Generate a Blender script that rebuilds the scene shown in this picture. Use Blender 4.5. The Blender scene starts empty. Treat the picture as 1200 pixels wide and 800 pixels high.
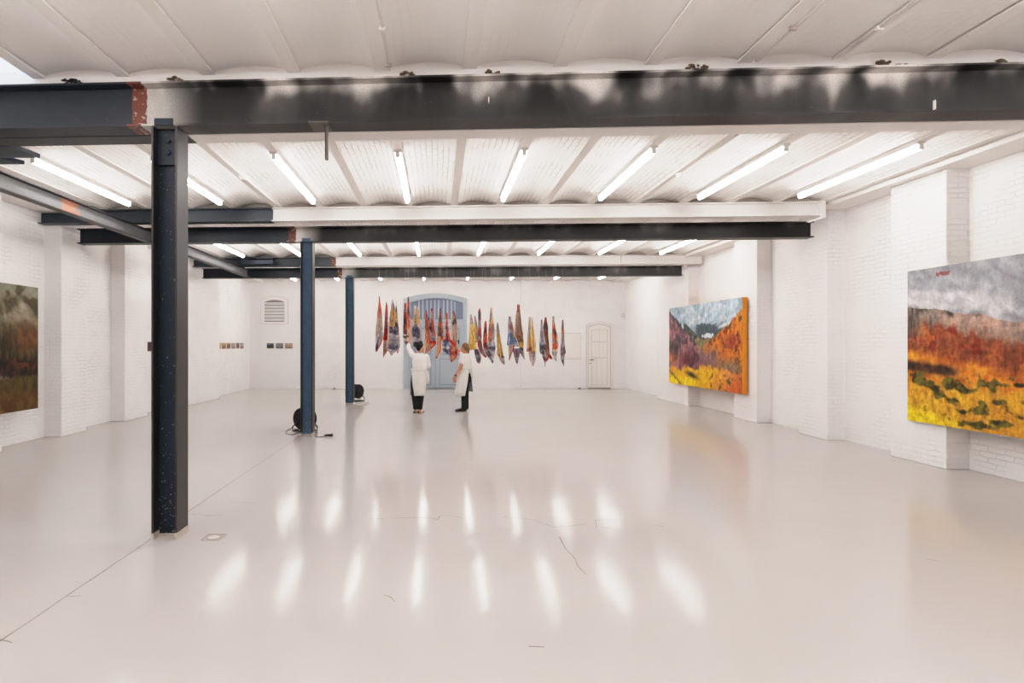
import bpy, bmesh, math, random
from math import sin, cos, pi, radians
from mathutils import Vector, Matrix, noise

random.seed(7)
S = bpy.context.scene
COL = S.collection
F = 680.0; VX = 513.0; VY = 403.4; H = 1.6
K = 0.048                        # the steel grid runs slightly skew to the back wall

def W(px, py, d):                # a point seen at a pixel of the 1200x800 frame, at depth d
    return Vector(((px - VX) * d / F, d, H - (py - VY) * d / F))
def FL(px, py):                  # a point on the floor
    d = F * H / (py - VY)
    return Vector(((px - VX) * d / F, d, 0))
def sk(x, d):                    # depth of a skewed cross line whose depth at the columns is d
    return d - K * (x + 2.27)

def lin(c):
    return tuple(((v / 255.0) / 12.92) if v / 255.0 <= .04045 else (((v / 255.0) + .055) / 1.055) ** 2.4 for v in c)

# ------------------------------------------------------------------ mesh helpers
class MB:
    def __init__(s): s.v = []; s.f = []; s.c = []; s.mi = []
    def add(s, vs, fs, mi=0):
        n = len(s.v); s.v += [tuple(v) for v in vs]
        for f in fs: s.f.append(tuple(i + n for i in f)); s.mi.append(mi)
        return s
    def box(s, x0, x1, y0, y1, z0, z1, mi=0):
        vs = [(x, y, z) for z in (z0, z1) for y in (y0, y1) for x in (x0, x1)]
        return s.add(vs, [(0,2,3,1),(4,5,7,6),(0,1,5,4),(2,6,7,3),(0,4,6,2),(1,3,7,5)], mi)
    def prism(s, poly, axis, a, b, mi=0):
        # poly: list of 2D points; axis 'x','y','z' = extrusion axis
        def P(p, t):
            if axis == 'x': return (t, p[0], p[1])
            if axis == 'y': return (p[0], t, p[1])
            return (p[0], p[1], t)
        n = len(poly)
        vs = [P(p, a) for p in poly] + [P(p, b) for p in poly]
        fs = [tuple(range(n))[::-1], tuple(range(n, 2 * n))]
        fs += [(i, (i + 1) % n, n + (i + 1) % n, n + i) for i in range(n)]
        return s.add(vs, fs, mi)
    def tube(s, pts, r, n=8, cap=True, mi=0, closed=False):
        pts = [Vector(p) for p in pts]; m = len(pts)
        rs = r if isinstance(r, (list, tuple)) else [r] * m
        base = []; up = None
        for i, p in enumerate(pts):
            if closed: t = pts[(i + 1) % m] - pts[i - 1]
            else: t = pts[min(i + 1, m - 1)] - pts[max(i - 1, 0)]
            t.normalize()
            if up is None:
                up = Vector((0, 0, 1)) if abs(t.z) < .9 else Vector((0, 1, 0))
            a = t.cross(up).normalized(); up = a.cross(t).normalized()
            base += [p + (a * cos(2 * pi * k / n) + up * sin(2 * pi * k / n)) * rs[i] for k in range(n)]
        fs = []
        for i in range(m if closed else m - 1):
            j = (i + 1) % m
            for k in range(n):
                fs.append((i * n + k, i * n + (k + 1) % n, j * n + (k + 1) % n, j * n + k))
        if cap and not closed:
            fs.append(tuple(range(n))[::-1]); fs.append(tuple((m - 1) * n + k for k in range(n)))
        return s.add(base, fs, mi)
    def capsule(s, p0, r0, p1, r1, n=14):
        p0 = Vector(p0); p1 = Vector(p1); t = (p1 - p0)
        L = t.length
        t = t.normalized() if L > 1e-6 else Vector((0, 0, 1))
        pts = []; rs = []
        for k in range(5): a = pi / 2 * k / 5; pts.append(p0 - t * r0 * cos(a)); rs.append(max(r0 * sin(a), 1e-4))
        pts.append(p0); rs.append(r0); pts.append(p1); rs.append(r1)
        for k in range(4, -1, -1): a = pi / 2 * k / 5; pts.append(p1 + t * r1 * cos(a)); rs.append(max(r1 * sin(a), 1e-4))
        return s.tube(pts, rs, n)
    def ell(s, c, rx, ry, rz, R=None, n=20, m=12):
        vs = []; fs = []
        for i in range(m + 1):
            th = pi * i / m
            for k in range(n):
                ph = 2 * pi * k / n
                v = Vector((rx * max(sin(th), 1e-3) * cos(ph), ry * max(sin(th), 1e-3) * sin(ph), -rz * cos(th)))
                if R: v = R @ v
                vs.append(Vector(c) + v)
        for i in range(m):
            for k in range(n):
                fs.append((i * n + k, i * n + (k + 1) % n, (i + 1) * n + (k + 1) % n, (i + 1) * n + k))
        fs.append(tuple(range(n))[::-1]); fs.append(tuple(m * n + k for k in range(n)))
        return s.add(vs, fs)
    def loft(s, rings, n=24, cap=True):
        # rings: (cx, cy, z, rx, ry, rot)
        vs = []; fs = []
        for (cx, cy, z, rx, ry, ro) in rings:
            for k in range(n):
                a = 2 * pi * k / n; x = rx * cos(a); y = ry * sin(a)
                vs.append((cx + x * cos(ro) - y * sin(ro), cy + x * sin(ro) + y * cos(ro), z))
        m = len(rings)
        for i in range(m - 1):
            for k in range(n):
                fs.append((i * n + k, i * n + (k + 1) % n, (i + 1) * n + (k + 1) % n, (i + 1) * n + k))
        if cap: fs.append(tuple(range(n))[::-1]); fs.append(tuple((m - 1) * n + k for k in range(n)))
        return s.add(vs, fs)
    def disc(s, c, r0, r1, axis, w, n=32, mi=0):
        # annular solid around `axis` (Vector) centred at c, thickness w
        c = Vector(c); ax = Vector(axis).normalized()
        a = ax.cross(Vector((0, 0, 1)));
        if a.length < 1e-3: a = ax.cross(Vector((1, 0, 0)))
        a.normalize(); b = ax.cross(a)
        vs = []
        for (r, t) in ((r1, -w/2), (r1, w/2), (r0, w/2), (r0, -w/2)):
            vs += [c + ax * t + (a * cos(2*pi*k/n) + b * sin(2*pi*k/n)) * r for k in range(n)]
        fs = []
        for q in range(4):
            for k in range(n):
                fs.append((q*n+k, q*n+(k+1)%n, ((q+1)%4)*n+(k+1)%n, ((q+1)%4)*n+k))
        return s.add(vs, fs, mi)
    def mesh(s, name, mats, smooth=False):
        me = bpy.data.meshes.new(name)
        me.from_pydata(s.v, [], s.f); 
        for m in (mats if isinstance(mats, (list, tuple)) else [mats]): me.materials.append(m)
        for p, mi in zip(me.polygons, s.mi): p.material_index = mi; p.use_smooth = smooth
        me.validate(); me.update()
        return me

def fix_normals(me):
    bm = bmesh.new(); bm.from_mesh(me); bmesh.ops.recalc_face_normals(bm, faces=bm.faces); bm.to_mesh(me); bm.free()

def build(mb, name, mats, parent=None, smooth=False, org=None, bevel=0, norm=True):
    me = mb.mesh(name, mats, smooth)
    if norm: fix_normals(me)
    o = bpy.data.objects.new(name, me); COL.objects.link(o)
    if org is not None:
        me.transform(Matrix.Translation(-Vector(org))); 
        if parent is None: o.location = org
        else: o.location = Vector(org) - parent.matrix_basis.translation if parent.parent is None else Vector(org)
    elif parent is not None:
        o.location = -parent.location if parent.parent is None else (0, 0, 0)
    if parent is not None: o.parent = parent
    if bevel:
        b = o.modifiers.new('bevel', 'BEVEL'); b.width = bevel; b.segments = 2; b.limit_method = 'ANGLE'
    return o

def tag(o, label=None, cat=None, group=None, kind=None):
    if label: o['label'] = label
    if cat: o['category'] = cat
    if group: o['group'] = group
    if kind: o['kind'] = kind
    return o
def empty(name, loc=(0, 0, 0)):
    o = bpy.data.objects.new(name, None); COL.objects.link(o); o.location = loc; o.empty_display_size = .1
    return o
def struct(o): o['kind'] = 'structure'; return o

# ------------------------------------------------------------------ materials
def newmat(name):
    m = bpy.data.materials.new(name); m.use_nodes = True
    nt = m.node_tree; b = nt.nodes['Principled BSDF']
    return m, nt, b
def nd(nt, typ, **kw):
    n = nt.nodes.new(typ)
    for k, v in kw.items(): setattr(n, k, v)
    return n
def L(nt, a, b): nt.links.new(a, b)
def math_(nt, op, a, b=None, clamp=False):
    n = nd(nt, 'ShaderNodeMath', operation=op); n.use_clamp = clamp
    for i, v in enumerate((a, b)):
        if v is None: continue
        if isinstance(v, (int, float)): n.inputs[i].default_value = v
        else: L(nt, v, n.inputs[i])
    return n.outputs[0]
def mixc(nt, fac, a, b):
    n = nd(nt, 'ShaderNodeMix', data_type='RGBA')
    if isinstance(fac, (int, float)): n.inputs[0].default_value = fac
    else: L(nt, fac, n.inputs[0])
    for i, v in ((6, a), (7, b)):
        if isinstance(v, tuple): n.inputs[i].default_value = (*v[:3], 1)
        else: L(nt, v, n.inputs[i])
    return n.outputs[2]
def noise_(nt, vec, scale, detail=3, rough=.5):
    n = nd(nt, 'ShaderNodeTexNoise'); n.inputs['Scale'].default_value = scale
    n.inputs['Detail'].default_value = detail; n.inputs['Roughness'].default_value = rough
    if vec is not None: L(nt, vec, n.inputs['Vector'])
    return n.outputs['Fac']
def smooth_(nt, v, a, b):
    n = nd(nt, 'ShaderNodeMapRange', interpolation_type='SMOOTHSTEP')
    L(nt, v, n.inputs[0]); n.inputs[1].default_value = a; n.inputs[2].default_value = b
    return n.outputs[0]
def geopos(nt):
    g = nd(nt, 'ShaderNodeNewGeometry'); s = nd(nt, 'ShaderNodeSeparateXYZ'); L(nt, g.outputs['Position'], s.inputs[0])
    return g.outputs['Position'], s.outputs[0], s.outputs[1], s.outputs[2]

def plain(name, c, rough=.5, metal=0, var=.06, scale=8, bump=0, spec=.5):
    m, nt, b = newmat(name)
    pos = nd(nt, 'ShaderNodeTexCoord').outputs['Object']
    n = noise_(nt, pos, scale, 4)
    lo = tuple(v * (1 - var) for v in c); hi = tuple(min(1, v * (1 + var)) for v in c)
    L(nt, mixc(nt, n, lo, hi), b.inputs['Base Color'])
    b.inputs['Roughness'].default_value = rough; b.inputs['Metallic'].default_value = metal
    b.inputs['Specular IOR Level'].default_value = spec
    if bump:
        bp = nd(nt, 'ShaderNodeBump'); bp.inputs['Strength'].default_value = bump; bp.inputs['Distance'].default_value = .01
        L(nt, noise_(nt, pos, scale * 6, 4), bp.inputs['Height']); L(nt, bp.outputs[0], b.inputs['Normal'])
    return m

def brick_mat(name, base, mortar, mode, bump=.5, dist=.012, soft=None):
    m, nt, b = newmat(name)
    pos, x, y, z = geopos(nt)
    cv = nd(nt, 'ShaderNodeCombineXYZ')
    if mode == 'wall':
        L(nt, math_(nt, 'ADD', x, y), cv.inputs[0]); L(nt, z, cv.inputs[1])
    else:
        L(nt, y, cv.inputs[0]); L(nt, x, cv.inputs[1])
    wob = nd(nt, 'ShaderNodeTexNoise'); wob.inputs['Scale'].default_value = 5; wob.inputs['Detail'].default_value = 3
    L(nt, pos, wob.inputs['Vector'])
    sub = nd(nt, 'ShaderNodeVectorMath', operation='SUBTRACT'); L(nt, wob.outputs['Color'], sub.inputs[0]); sub.inputs[1].default_value = (.5, .5, .5)
    scl = nd(nt, 'ShaderNodeVectorMath', operation='SCALE'); L(nt, sub.outputs[0], scl.inputs[0]); scl.inputs[3].default_value = .035
    av = nd(nt, 'ShaderNodeVectorMath', operation='ADD'); L(nt, cv.outputs[0], av.inputs[0]); L(nt, scl.outputs[0], av.inputs[1])
    br = nd(nt, 'ShaderNodeTexBrick'); L(nt, av.outputs[0], br.inputs['Vector'])
    br.inputs['Scale'].default_value = 1; br.inputs['Mortar Size'].default_value = .007; br.inputs['Mortar Smooth'].default_value = .6
    br.inputs['Brick Width'].default_value = .22; br.inputs['Row Height'].default_value = .068
    br.inputs['Color1'].default_value = (1, 1, 1, 1); br.inputs['Color2'].default_value = (.93, .93, .93, 1)
    n1 = noise_(nt, pos, 1.3, 4); n2 = noise_(nt, pos, 22, 4)
    fac = br.outputs['Fac']
    patch = smooth_(nt, noise_(nt, pos, 2.2, 3), .42, .66)      # where the joints stay open
    mf = math_(nt, 'MULTIPLY', fac, math_(nt, 'ADD', math_(nt, 'MULTIPLY', patch, .75), .12))
    if soft: mf = math_(nt, 'MULTIPLY', mf, soft(nt, y))
    c = mixc(nt, n1, tuple(v * .965 for v in base), tuple(min(1, v * 1.03) for v in base))
    if soft: c = mixc(nt, math_(nt, 'SUBTRACT', 1.0, smooth_(nt, y, 4.9, 5.3)), c, (.935, .915, .90))  # near bay paler: extra brightness put into the vault colour
    c = mixc(nt, mf, c, mortar)
    sp = smooth_(nt, noise_(nt, pos, 38, 2), .76, .80); c = mixc(nt, math_(nt, 'MULTIPLY', sp, .35), c, (.45, .40, .36))
    L(nt, c, b.inputs['Base Color'])
    b.inputs['Roughness'].default_value = .62; b.inputs['Specular IOR Level'].default_value = .3
    h = math_(nt, 'SUBTRACT', math_(nt, 'MULTIPLY', n2, .45), mf)
    bp = nd(nt, 'ShaderNodeBump'); bp.inputs['Strength'].default_value = bump; bp.inputs['Distance'].default_value = dist
    L(nt, h, bp.inputs['Height']); L(nt, bp.outputs[0], b.inputs['Normal'])
    return m

WALL = (.89, .872, .862)
M = {}
M['wall'] = brick_mat('painted_brick_wall', WALL, (.835, .812, .798), 'wall', .8, .016)
M['vault'] = brick_mat('painted_brick_vault', (.87, .845, .825), (.53, .48, .44), 'vault', .6, .014,
                       soft=lambda nt, y: math_(nt, 'ADD', math_(nt, 'MULTIPLY', smooth_(nt, y, 4.9, 5.3), .93), .07))
M['plaster'] = plain('white_paint', (.88, .85, .83), .55, var=.03, scale=3)
def rib_mat():
    m, nt, b = newmat('joist_paint'); pos, x, y, z = geopos(nt)
    n = noise_(nt, pos, 4, 4); c = mixc(nt, smooth_(nt, y, 4.9, 5.4), (.93, .905, .885), (.80, .755, .72))  # near end paler, its missing light made up in the joist colour
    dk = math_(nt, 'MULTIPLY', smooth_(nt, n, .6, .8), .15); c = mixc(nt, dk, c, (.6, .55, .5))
    L(nt, c, b.inputs['Base Color']); b.inputs['Roughness'].default_value = .5
    return m
M['rib'] = rib_mat()
M['arch_end'] = plain('arch_shade_grey', (.50, .46, .42), .7, var=.1)  # grey puts the deep shade of the rear arch ends into colour
M['white_steel'] = plain('white_steel_paint', (.82, .80, .78), .45, var=.03)
M['door_white'] = plain('white_door_paint', (.82, .79, .76), .45, var=.02)
M['groove'] = plain('dark_gap', (.30, .27, .25), .8)
M['gap_soft'] = plain('soft_gap', (.55, .51, .48), .8)
M['black'] = plain('black_plastic', (.012, .012, .013), .4)
M['rubber'] = plain('black_rubber', (.015, .015, .016), .6)
M['grey_metal'] = plain('grey_metal', (.35, .35, .35), .35, .6)
M['chrome'] = plain('bright_metal', (.6, .6, .58), .25, .9)
M['door_blue'] = plain('blue_grey_door_paint', lin((172, 182, 190)), .45, var=.03)
M['door_blue_dark'] = plain('blue_grey_shadow_paint', lin((148, 158, 170)), .5, var=.04)
M['pane'] = plain('bluish_window_glass', lin((128, 138, 158)), .12, var=.05)
M['slat'] = plain('grey_slat', (.66, .66, .65), .45)
M['batten'] = plain('light_housing', (.85, .85, .85), .4)
M['rubble'] = plain('broken_plaster', (.16, .12, .085), .95, var=.6, scale=30, bump=.6)
M['soot'] = plain('soot_mark', (.02, .02, .022), .9, var=.6, scale=40)
M['navy'] = plain('navy_steel_paint', (.021, .037, .062), .42, var=.12, scale=12)

def steel(name, split, primer=None, right=(.0085, .008, .0075), spray=None, left=(.013, .020, .031)):
    """navy paint left of x=split, a red oxide primer band, another paint to the right, with white overspray"""
    m, nt, b = newmat(name)
    pos, x, y, z = geopos(nt)
    n = noise_(nt, pos, 9, 4); nf = noise_(nt, pos, 130, 2)
    wob = math_(nt, 'MULTIPLY', math_(nt, 'SUBTRACT', noise_(nt, pos, 25, 3), .5), .03)
    xx = math_(nt, 'ADD', x, wob)
    r = mixc(nt, n, tuple(v * (.8 if right[0] < .5 else .97) for v in right), tuple(min(1, v * (1.25 if right[0] < .5 else 1.02)) for v in right))
    if spray:
        z0, z1, amt = spray
        mp = nd(nt, 'ShaderNodeMapping'); mp.inputs['Scale'].default_value = (1.0, .3, .55); L(nt, pos, mp.inputs['Vector'])
        n1 = noise_(nt, mp.outputs[0], 2.3, 2.5); n2 = noise_(nt, mp.outputs[0], 4.6, 1)
        hgt = smooth_(nt, z, z0, z1)
        near = math_(nt, 'SUBTRACT', 1.0, smooth_(nt, x, split + .02, split + .5))
        puff = math_(nt, 'MULTIPLY', smooth_(nt, n1, .50, .72), smooth_(nt, n2, .36, .62))
        v_ = math_(nt, 'ADD', hgt, math_(nt, 'ADD', math_(nt, 'MULTIPLY', math_(nt, 'SUBTRACT', n1, .5), 2.6), math_(nt, 'MULTIPLY', math_(nt, 'SUBTRACT', n2, .5), 1.1)))
        f = math_(nt, 'MULTIPLY', smooth_(nt, v_, .62, 1.85), amt)
        f = math_(nt, 'ADD', f, math_(nt, 'MULTIPLY', near, math_(nt, 'ADD', .25, math_(nt, 'MULTIPLY', n1, .9))))
        f = math_(nt, 'ADD', f, math_(nt, 'MULTIPLY', smooth_(nt, n1, .38, .66), math_(nt, 'MULTIPLY', math_(nt, 'ADD', .15, hgt), .2 * amt)))
        grain = math_(nt, 'ADD', .55, math_(nt, 'MULTIPLY', nf, .9))
        f = math_(nt, 'MULTIPLY', f, grain, True)
        r = mixc(nt, f, r, (.80, .76, .73))
    l = mixc(nt, n, tuple(v * .8 for v in left), tuple(v * 1.25 for v in left))
    c = mixc(nt, math_(nt, 'GREATER_THAN', xx, split), l, r)
    if primer:
        pc = mixc(nt, smooth_(nt, noise_(nt, pos, 28, 3), .56, .66), (.155, .042, .024), (.44, .36, .33))
        a = math_(nt, 'MULTIPLY', math_(nt, 'GREATER_THAN', xx, primer[0]), math_(nt, 'LESS_THAN', xx, primer[1]))
        c = mixc(nt, a, c, pc)
    fl = smooth_(nt, noise_(nt, pos, 55, 2), .735, .76)        # paint flecks
    c = mixc(nt, math_(nt, 'MULTIPLY', fl, .3), c, tuple(max(.3, v) for v in right))
    L(nt, c, b.inputs['Base Color'])
    b.inputs['Roughness'].default_value = .42
    bp = nd(nt, 'ShaderNodeBump'); bp.inputs['Strength'].default_value = .12; bp.inputs['Distance'].default_value = .003
    L(nt, nf, bp.inputs['Height']); L(nt, bp.outputs[0], b.inputs['Normal'])
    return m

def column_mat(k=1):  # k puts the stronger light on the farther columns into the navy
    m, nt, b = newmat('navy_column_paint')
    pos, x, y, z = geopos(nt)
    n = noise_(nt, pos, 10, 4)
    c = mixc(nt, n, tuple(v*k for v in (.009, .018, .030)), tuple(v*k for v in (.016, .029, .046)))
    low = math_(nt, 'SUBTRACT', 1.0, smooth_(nt, z, .1, 1.0))
    fl = smooth_(nt, math_(nt, 'ADD', noise_(nt, pos, 60, 2), math_(nt, 'MULTIPLY', low, .07)), .70, .74)
    c = mixc(nt, math_(nt, 'MULTIPLY', fl, .6), c, (.5, .48, .45))
    L(nt, c, b.inputs['Base Color']); b.inputs['Roughness'].default_value = .45; b.inputs['Specular IOR Level'].default_value = .4
    return m
M['column'] = column_mat()
M['flange'] = plain('dark_flange_paint', (.014, .0128, .012), .4, var=.25, scale=14, spec=.8)
M['skirt'] = plain('worn_paint_skirt', (.50, .45, .40), .7, var=.35, scale=30)

def floor_mat():
    m, nt, b = newmat('glossy_floor_paint')
    pos, x, y, z = geopos(nt)
    n = noise_(nt, pos, .5, 4); n2 = noise_(nt, pos, 3, 5)
    c = mixc(nt, n, (.515, .485, .468), (.555, .525, .508))
    st = smooth_(nt, noise_(nt, pos, 14, 3), .70, .78)
    c = mixc(nt, math_(nt, 'MULTIPLY', st, .12), c, (.5, .45, .42))
    L(nt, c, b.inputs['Base Color'])
    rr = nd(nt, 'ShaderNodeMapRange'); L(nt, n2, rr.inputs[0]); rr.inputs[3].default_value = .09; rr.inputs[4].default_value = .15
    L(nt, rr.outputs[0], b.inputs['Roughness'])
    b.inputs['Specular IOR Level'].default_value = .13
    bp = nd(nt, 'ShaderNodeBump'); bp.inputs['Strength'].default_value = .06; bp.inputs['Distance'].default_value = .02
    L(nt, noise_(nt, pos, 2.6, 3), bp.inputs['Height'])
    bp2 = nd(nt, 'ShaderNodeBump'); bp2.inputs['Strength'].default_value = .12; bp2.inputs['Distance'].default_value = .008
    rp = nd(nt, 'ShaderNodeMapping'); rp.inputs['Scale'].default_value = (1.0, 3.2, 1); L(nt, pos, rp.inputs['Vector']); L(nt, noise_(nt, rp.outputs[0], 4.5, 4), bp2.inputs['Height']); L(nt, bp.outputs[0], bp2.inputs['Normal'])
    L(nt, bp2.outputs[0], b.inputs['Normal'])
    return m
M['floor'] = floor_mat()

def emit(name, c, st):
    m, nt, b = newmat(name)
    b.inputs['Base Color'].default_value = (.9, .9, .9, 1)
    b.inputs['Emission Color'].default_value = (*c, 1); b.inputs['Emission Strength'].default_value = st
    return m
TUBE = 19.0
M['tube_fill'] = emit('lit_tube_fill', (1.0, .962, .936), TUBE * 1.15)  # stronger tubes for the unseen rows added to light the foreground
M['tube'] = emit('lit_tube', (1.0, .962, .936), TUBE)

def attr_mat(name, rough=.6, sheen=0, bump=0, bscale=60):
    m, nt, b = newmat(name)
    a = nd(nt, 'ShaderNodeAttribute', attribute_name='Col')
    pos = nd(nt, 'ShaderNodeTexCoord').outputs['Object']
    n = noise_(nt, pos, bscale, 4)
    c = mixc(nt, n, (.82, .82, .82), (1.15, 1.15, 1.15))
    mul = nd(nt, 'ShaderNodeMix', data_type='RGBA', blend_type='MULTIPLY'); mul.inputs[0].default_value = 1
    L(nt, a.outputs['Color'], mul.inputs[6]); L(nt, c, mul.inputs[7])
    L(nt, mul.outputs[2], b.inputs['Base Color']); b.inputs['Roughness'].default_value = rough
    b.inputs['Specular IOR Level'].default_value = .25
    if bump:
        bp = nd(nt, 'ShaderNodeBump'); bp.inputs['Strength'].default_value = bump; bp.inputs['Distance'].default_value = .01
        L(nt, noise_(nt, pos, bscale * .5, 5), bp.inputs['Height']); L(nt, bp.outputs[0], b.inputs['Normal'])
    return m
M['oil'] = attr_mat('oil_paint', .5, bump=.5, bscale=40)
M['silk'] = attr_mat('printed_silk', .45, bscale=90)

# ------------------------------------------------------------------ room shell
XW = 6.8; XP = 6.5; YB = 21.0; YF = -9.6; ZC = 3.88; ZTOP = 4.35
mb = MB(); mb.add([(-XW-.2, YF-.2, 0), (XW+.2, YF-.2, 0), (XW+.2, YB+.2, 0), (-XW-.2, YB+.2, 0)], [(0,1,2,3)])
floor = struct(build(mb, 'floor', M['floor']))

def strip(pts, w, z=.0012):
    mb = MB()
    for i in range(len(pts) - 1):
        a = Vector(pts[i]); b = Vector(pts[i+1]); t = (b - a).normalized(); n = Vector((-t.y, t.x, 0))
        wa = w * (.6 + .8 * random.random()) / 2; wb = w * (.6 + .8 * random.random()) / 2
        mb.add([a + n*wa + Vector((0,0,z)), a - n*wa + Vector((0,0,z)), b - n*wb + Vector((0,0,z)), b + n*wb + Vector((0,0,z))], [(0,1,2,3)])
    return mb
M['crack'] = plain('floor_crack', (.20, .165, .14), .8, var=.3)
def jitter(pts, per, amp):
    out = []
    for i in range(len(pts) - 1):
        a = pts[i]; b = pts[i+1]; n = max(1, int((b - a).length / per))
        for k in range(n):
            p = a.lerp(b, k / n); out.append(p + Vector((random.uniform(-amp, amp), random.uniform(-amp, amp), 0)))
    out.append(pts[-1]); return out
build(strip(jitter([Vector((-2.365, 2.2, 0)), Vector((-2.355, 4.6, 0)), Vector((-2.395, 6, 0)), Vector((-2.40, 15.4, 0))], .12, .003), .008), 'floor_joint', M['crack'], floor)
for pts in ([(432,608),(470,607),(500,606),(513,609),(516,605),(525,604),(542,607)], [(590,606),(625,609),(650,618),(672,616),(688,614)], [(715,619),(698,617),(698,609),(722,609)],
            [(655,629),(663,643),(672,655),(687,673)], [(448,697),(456,700),(463,705)], [(765,615),(778,617)], [(80,699),(95,698)], [(0,750),(8,750),(14,753)], [(620,757),(638,758)], [(1085,655),(1100,657)], [(272,588),(300,590)], [(222,603),(245,604),(262,603)]):
    build(strip(jitter([FL(*p) for p in pts], .10, .012), .006), 'floor_crack', M['crack'], floor)

# walls: flat sheets with pilasters in front
pil_R = [(3.95, 4.95), (7.42, 8.33), (9.68, 10.46), (11.82, 12.74), (15.08, 17.25), (1.2, 2.1), (-1.4, -.4), (-5, -4)]
pil_L = [(4.3, 5.3), (7.75, 8.66), (10.02, 10.75), (12.06, 13.0), (15.15, 17.3), (1.5, 2.4), (-1.2, -.2), (-5, -4)]
for side, sx, pl in (('wall_right', 1, pil_R), ('wall_left', -1, pil_L)):
    mb = MB(); mb.box(min(sx*XW, sx*(XW+.25)), max(sx*XW, sx*(XW+.25)), YF-.2, YB+.2, 0, ZTOP)
    w = struct(build(mb, side, M['wall']))
    for (a, b) in pl:
        mb = MB(); mb.box(min(sx*XP, sx*(XW+.02)), max(sx*XP, sx*(XW+.02)), a, b, 0, ZC - .02)
        build(mb, 'pilaster', M['wall'], w, bevel=.012)
mb = MB(); mb.box(-XW-.2, XW+.2, YB, YB+.25, 0, ZTOP); wb = struct(build(mb, 'wall_back', M['wall']))
for (a, b) in ((611, 628), (393, 412)):
    mb = MB(); mb.box((a-VX)*20.93/F, (b-VX)*20.93/F, YB-.05, YB+.02, 0, ZTOP-.3); build(mb, 'pilaster', M['wall'], wb)
mb = MB(); mb.box(-XW-.2, XW+.2, YF-.25, YF, 0, ZTOP); struct(build(mb, 'wall_front', M['wall']))

# ceiling: shallow brick jack arches between steel joists that run away from the camera
PITCH = .7375; RX = [-.47 + PITCH * k for k in range(-8, 10)]
RW = .056; RISE = .07; NA = 10
def vault_strip(mb, xa, xb, y0, y1, ny=2):
    rise = .048 if y1 < 5 else .078
    xa += RW - .01; xb -= RW - .01
    vs = []; fs = []
    for j in range(ny):
        for i in range(NA + 1):
            t = i / NA; x = xa + (xb - xa) * t
            d = y0 if j == 0 else y1
            vs.append((x, sk(x, d) if d > 0 else d, ZC + (.026 if y1 < 5 else .016) + rise * (1 - (2*t - 1) ** 2)))
    for j in range(ny - 1):
        for i in range(NA):
            fs.append((j*(NA+1)+i, (j+1)*(NA+1)+i, (j+1)*(NA+1)+i+1, j*(NA+1)+i+1))
    mb.add(vs, fs)
XS = [-XW] + [x for x in RX if abs(x) < 6.6] + [XW]
mb = MB()
SHAFT = (-4.9, -3.42)
for i in range(len(XS) - 1):
    xa, xb = XS[i], XS[i+1]; mid = (xa + xb) / 2
    if SHAFT[0] - .1 < mid < SHAFT[1] + .1:
        vault_strip(mb, xa, xb, YF - .2, 4.50); vault_strip(mb, xa, xb, 5.35, 21.4)
    else:
        vault_strip(mb, xa, xb, YF - .2, 4.96); vault_strip(mb, xa, xb, 4.96, 21.4)
ceiling = struct(build(mb, 'ceiling', M['vault'], smooth=True, norm=False))
for x in XS[1:-1]:
    mb = MB()
    for (z0, z1, hw) in ((ZC, ZC + .014, RW), (ZC + .014, ZC + .12, .012)):
        mb.add([(x-hw, YF-.2, z0), (x+hw, YF-.2, z0), (x+hw, YB+.1, z0), (x-hw, YB+.1, z0),
                (x-hw, YF-.2, z1), (x+hw, YF-.2, z1), (x+hw, YB+.1, z1), (x-hw, YB+.1, z1)],
               [(0,1,2,3),(4,7,6,5),(0,4,5,1),(1,5,6,2),(2,6,7,3),(3,7,4,0)])
    build(mb, 'ceiling_joist', M['rib'], ceiling)
# end fillings of the arches above each line of beams
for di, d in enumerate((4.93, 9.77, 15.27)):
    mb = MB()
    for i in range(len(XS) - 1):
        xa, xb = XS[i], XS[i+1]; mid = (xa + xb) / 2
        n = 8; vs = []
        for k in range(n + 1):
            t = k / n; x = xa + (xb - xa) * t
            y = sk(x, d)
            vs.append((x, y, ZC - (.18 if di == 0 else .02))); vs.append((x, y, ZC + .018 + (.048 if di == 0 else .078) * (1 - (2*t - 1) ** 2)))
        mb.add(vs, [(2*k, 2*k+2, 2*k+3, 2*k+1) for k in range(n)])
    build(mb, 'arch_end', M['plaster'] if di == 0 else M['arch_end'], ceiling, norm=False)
# roof deck above everything except the shaft
mb = MB()
mb.box(-XW-.2, SHAFT[0], YF-.2, YB+.2, ZTOP, ZTOP+.1); mb.box(SHAFT[1], XW+.2, YF-.2, YB+.2, ZTOP, ZTOP+.1)
mb.box(SHAFT[0], SHAFT[1], YF-.2, 4.45, ZTOP, ZTOP+.1); mb.box(SHAFT[0], SHAFT[1], 5.45, YB+.2, ZTOP, ZTOP+.1)
build(mb, 'roof_deck', M['plaster'], ceiling)
# boarded roof-light shaft at the left end of the nearest bay
mb = MB()
x0, x1 = SHAFT
mb.box(x0, x1, 5.15, 5.2, ZC - .05, ZTOP + .12); mb.box(x0, x1, 4.58, 4.62, ZC + .02, ZTOP + .12)
mb.box(x0 - .03, x0, 4.58, 5.2, ZC, ZTOP + .12); mb.box(x1, x1 + .03, 4.58, 5.2, ZC + .02, ZTOP + .12)
w1 = struct(build(mb, 'window_1', M['plaster']))
mb = MB(); mb.box(x0, x1, 5.11, 5.15, ZC + .045, ZC + .065); build(mb, 'ledge_strip', M['rubble'], w1)
mb = MB(); mb.box(x0, x1, 4.6, 5.2, ZTOP + .10, ZTOP + .115)
mg, nt, b = newmat('roof_light_glass'); b.inputs['Transmission Weight'].default_value = 1; b.inputs['Roughness'].default_value = .3; b.inputs['Base Color'].default_value = (.9, .95, 1, 1)
build(mb, 'window_pane', mg, w1)
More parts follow.
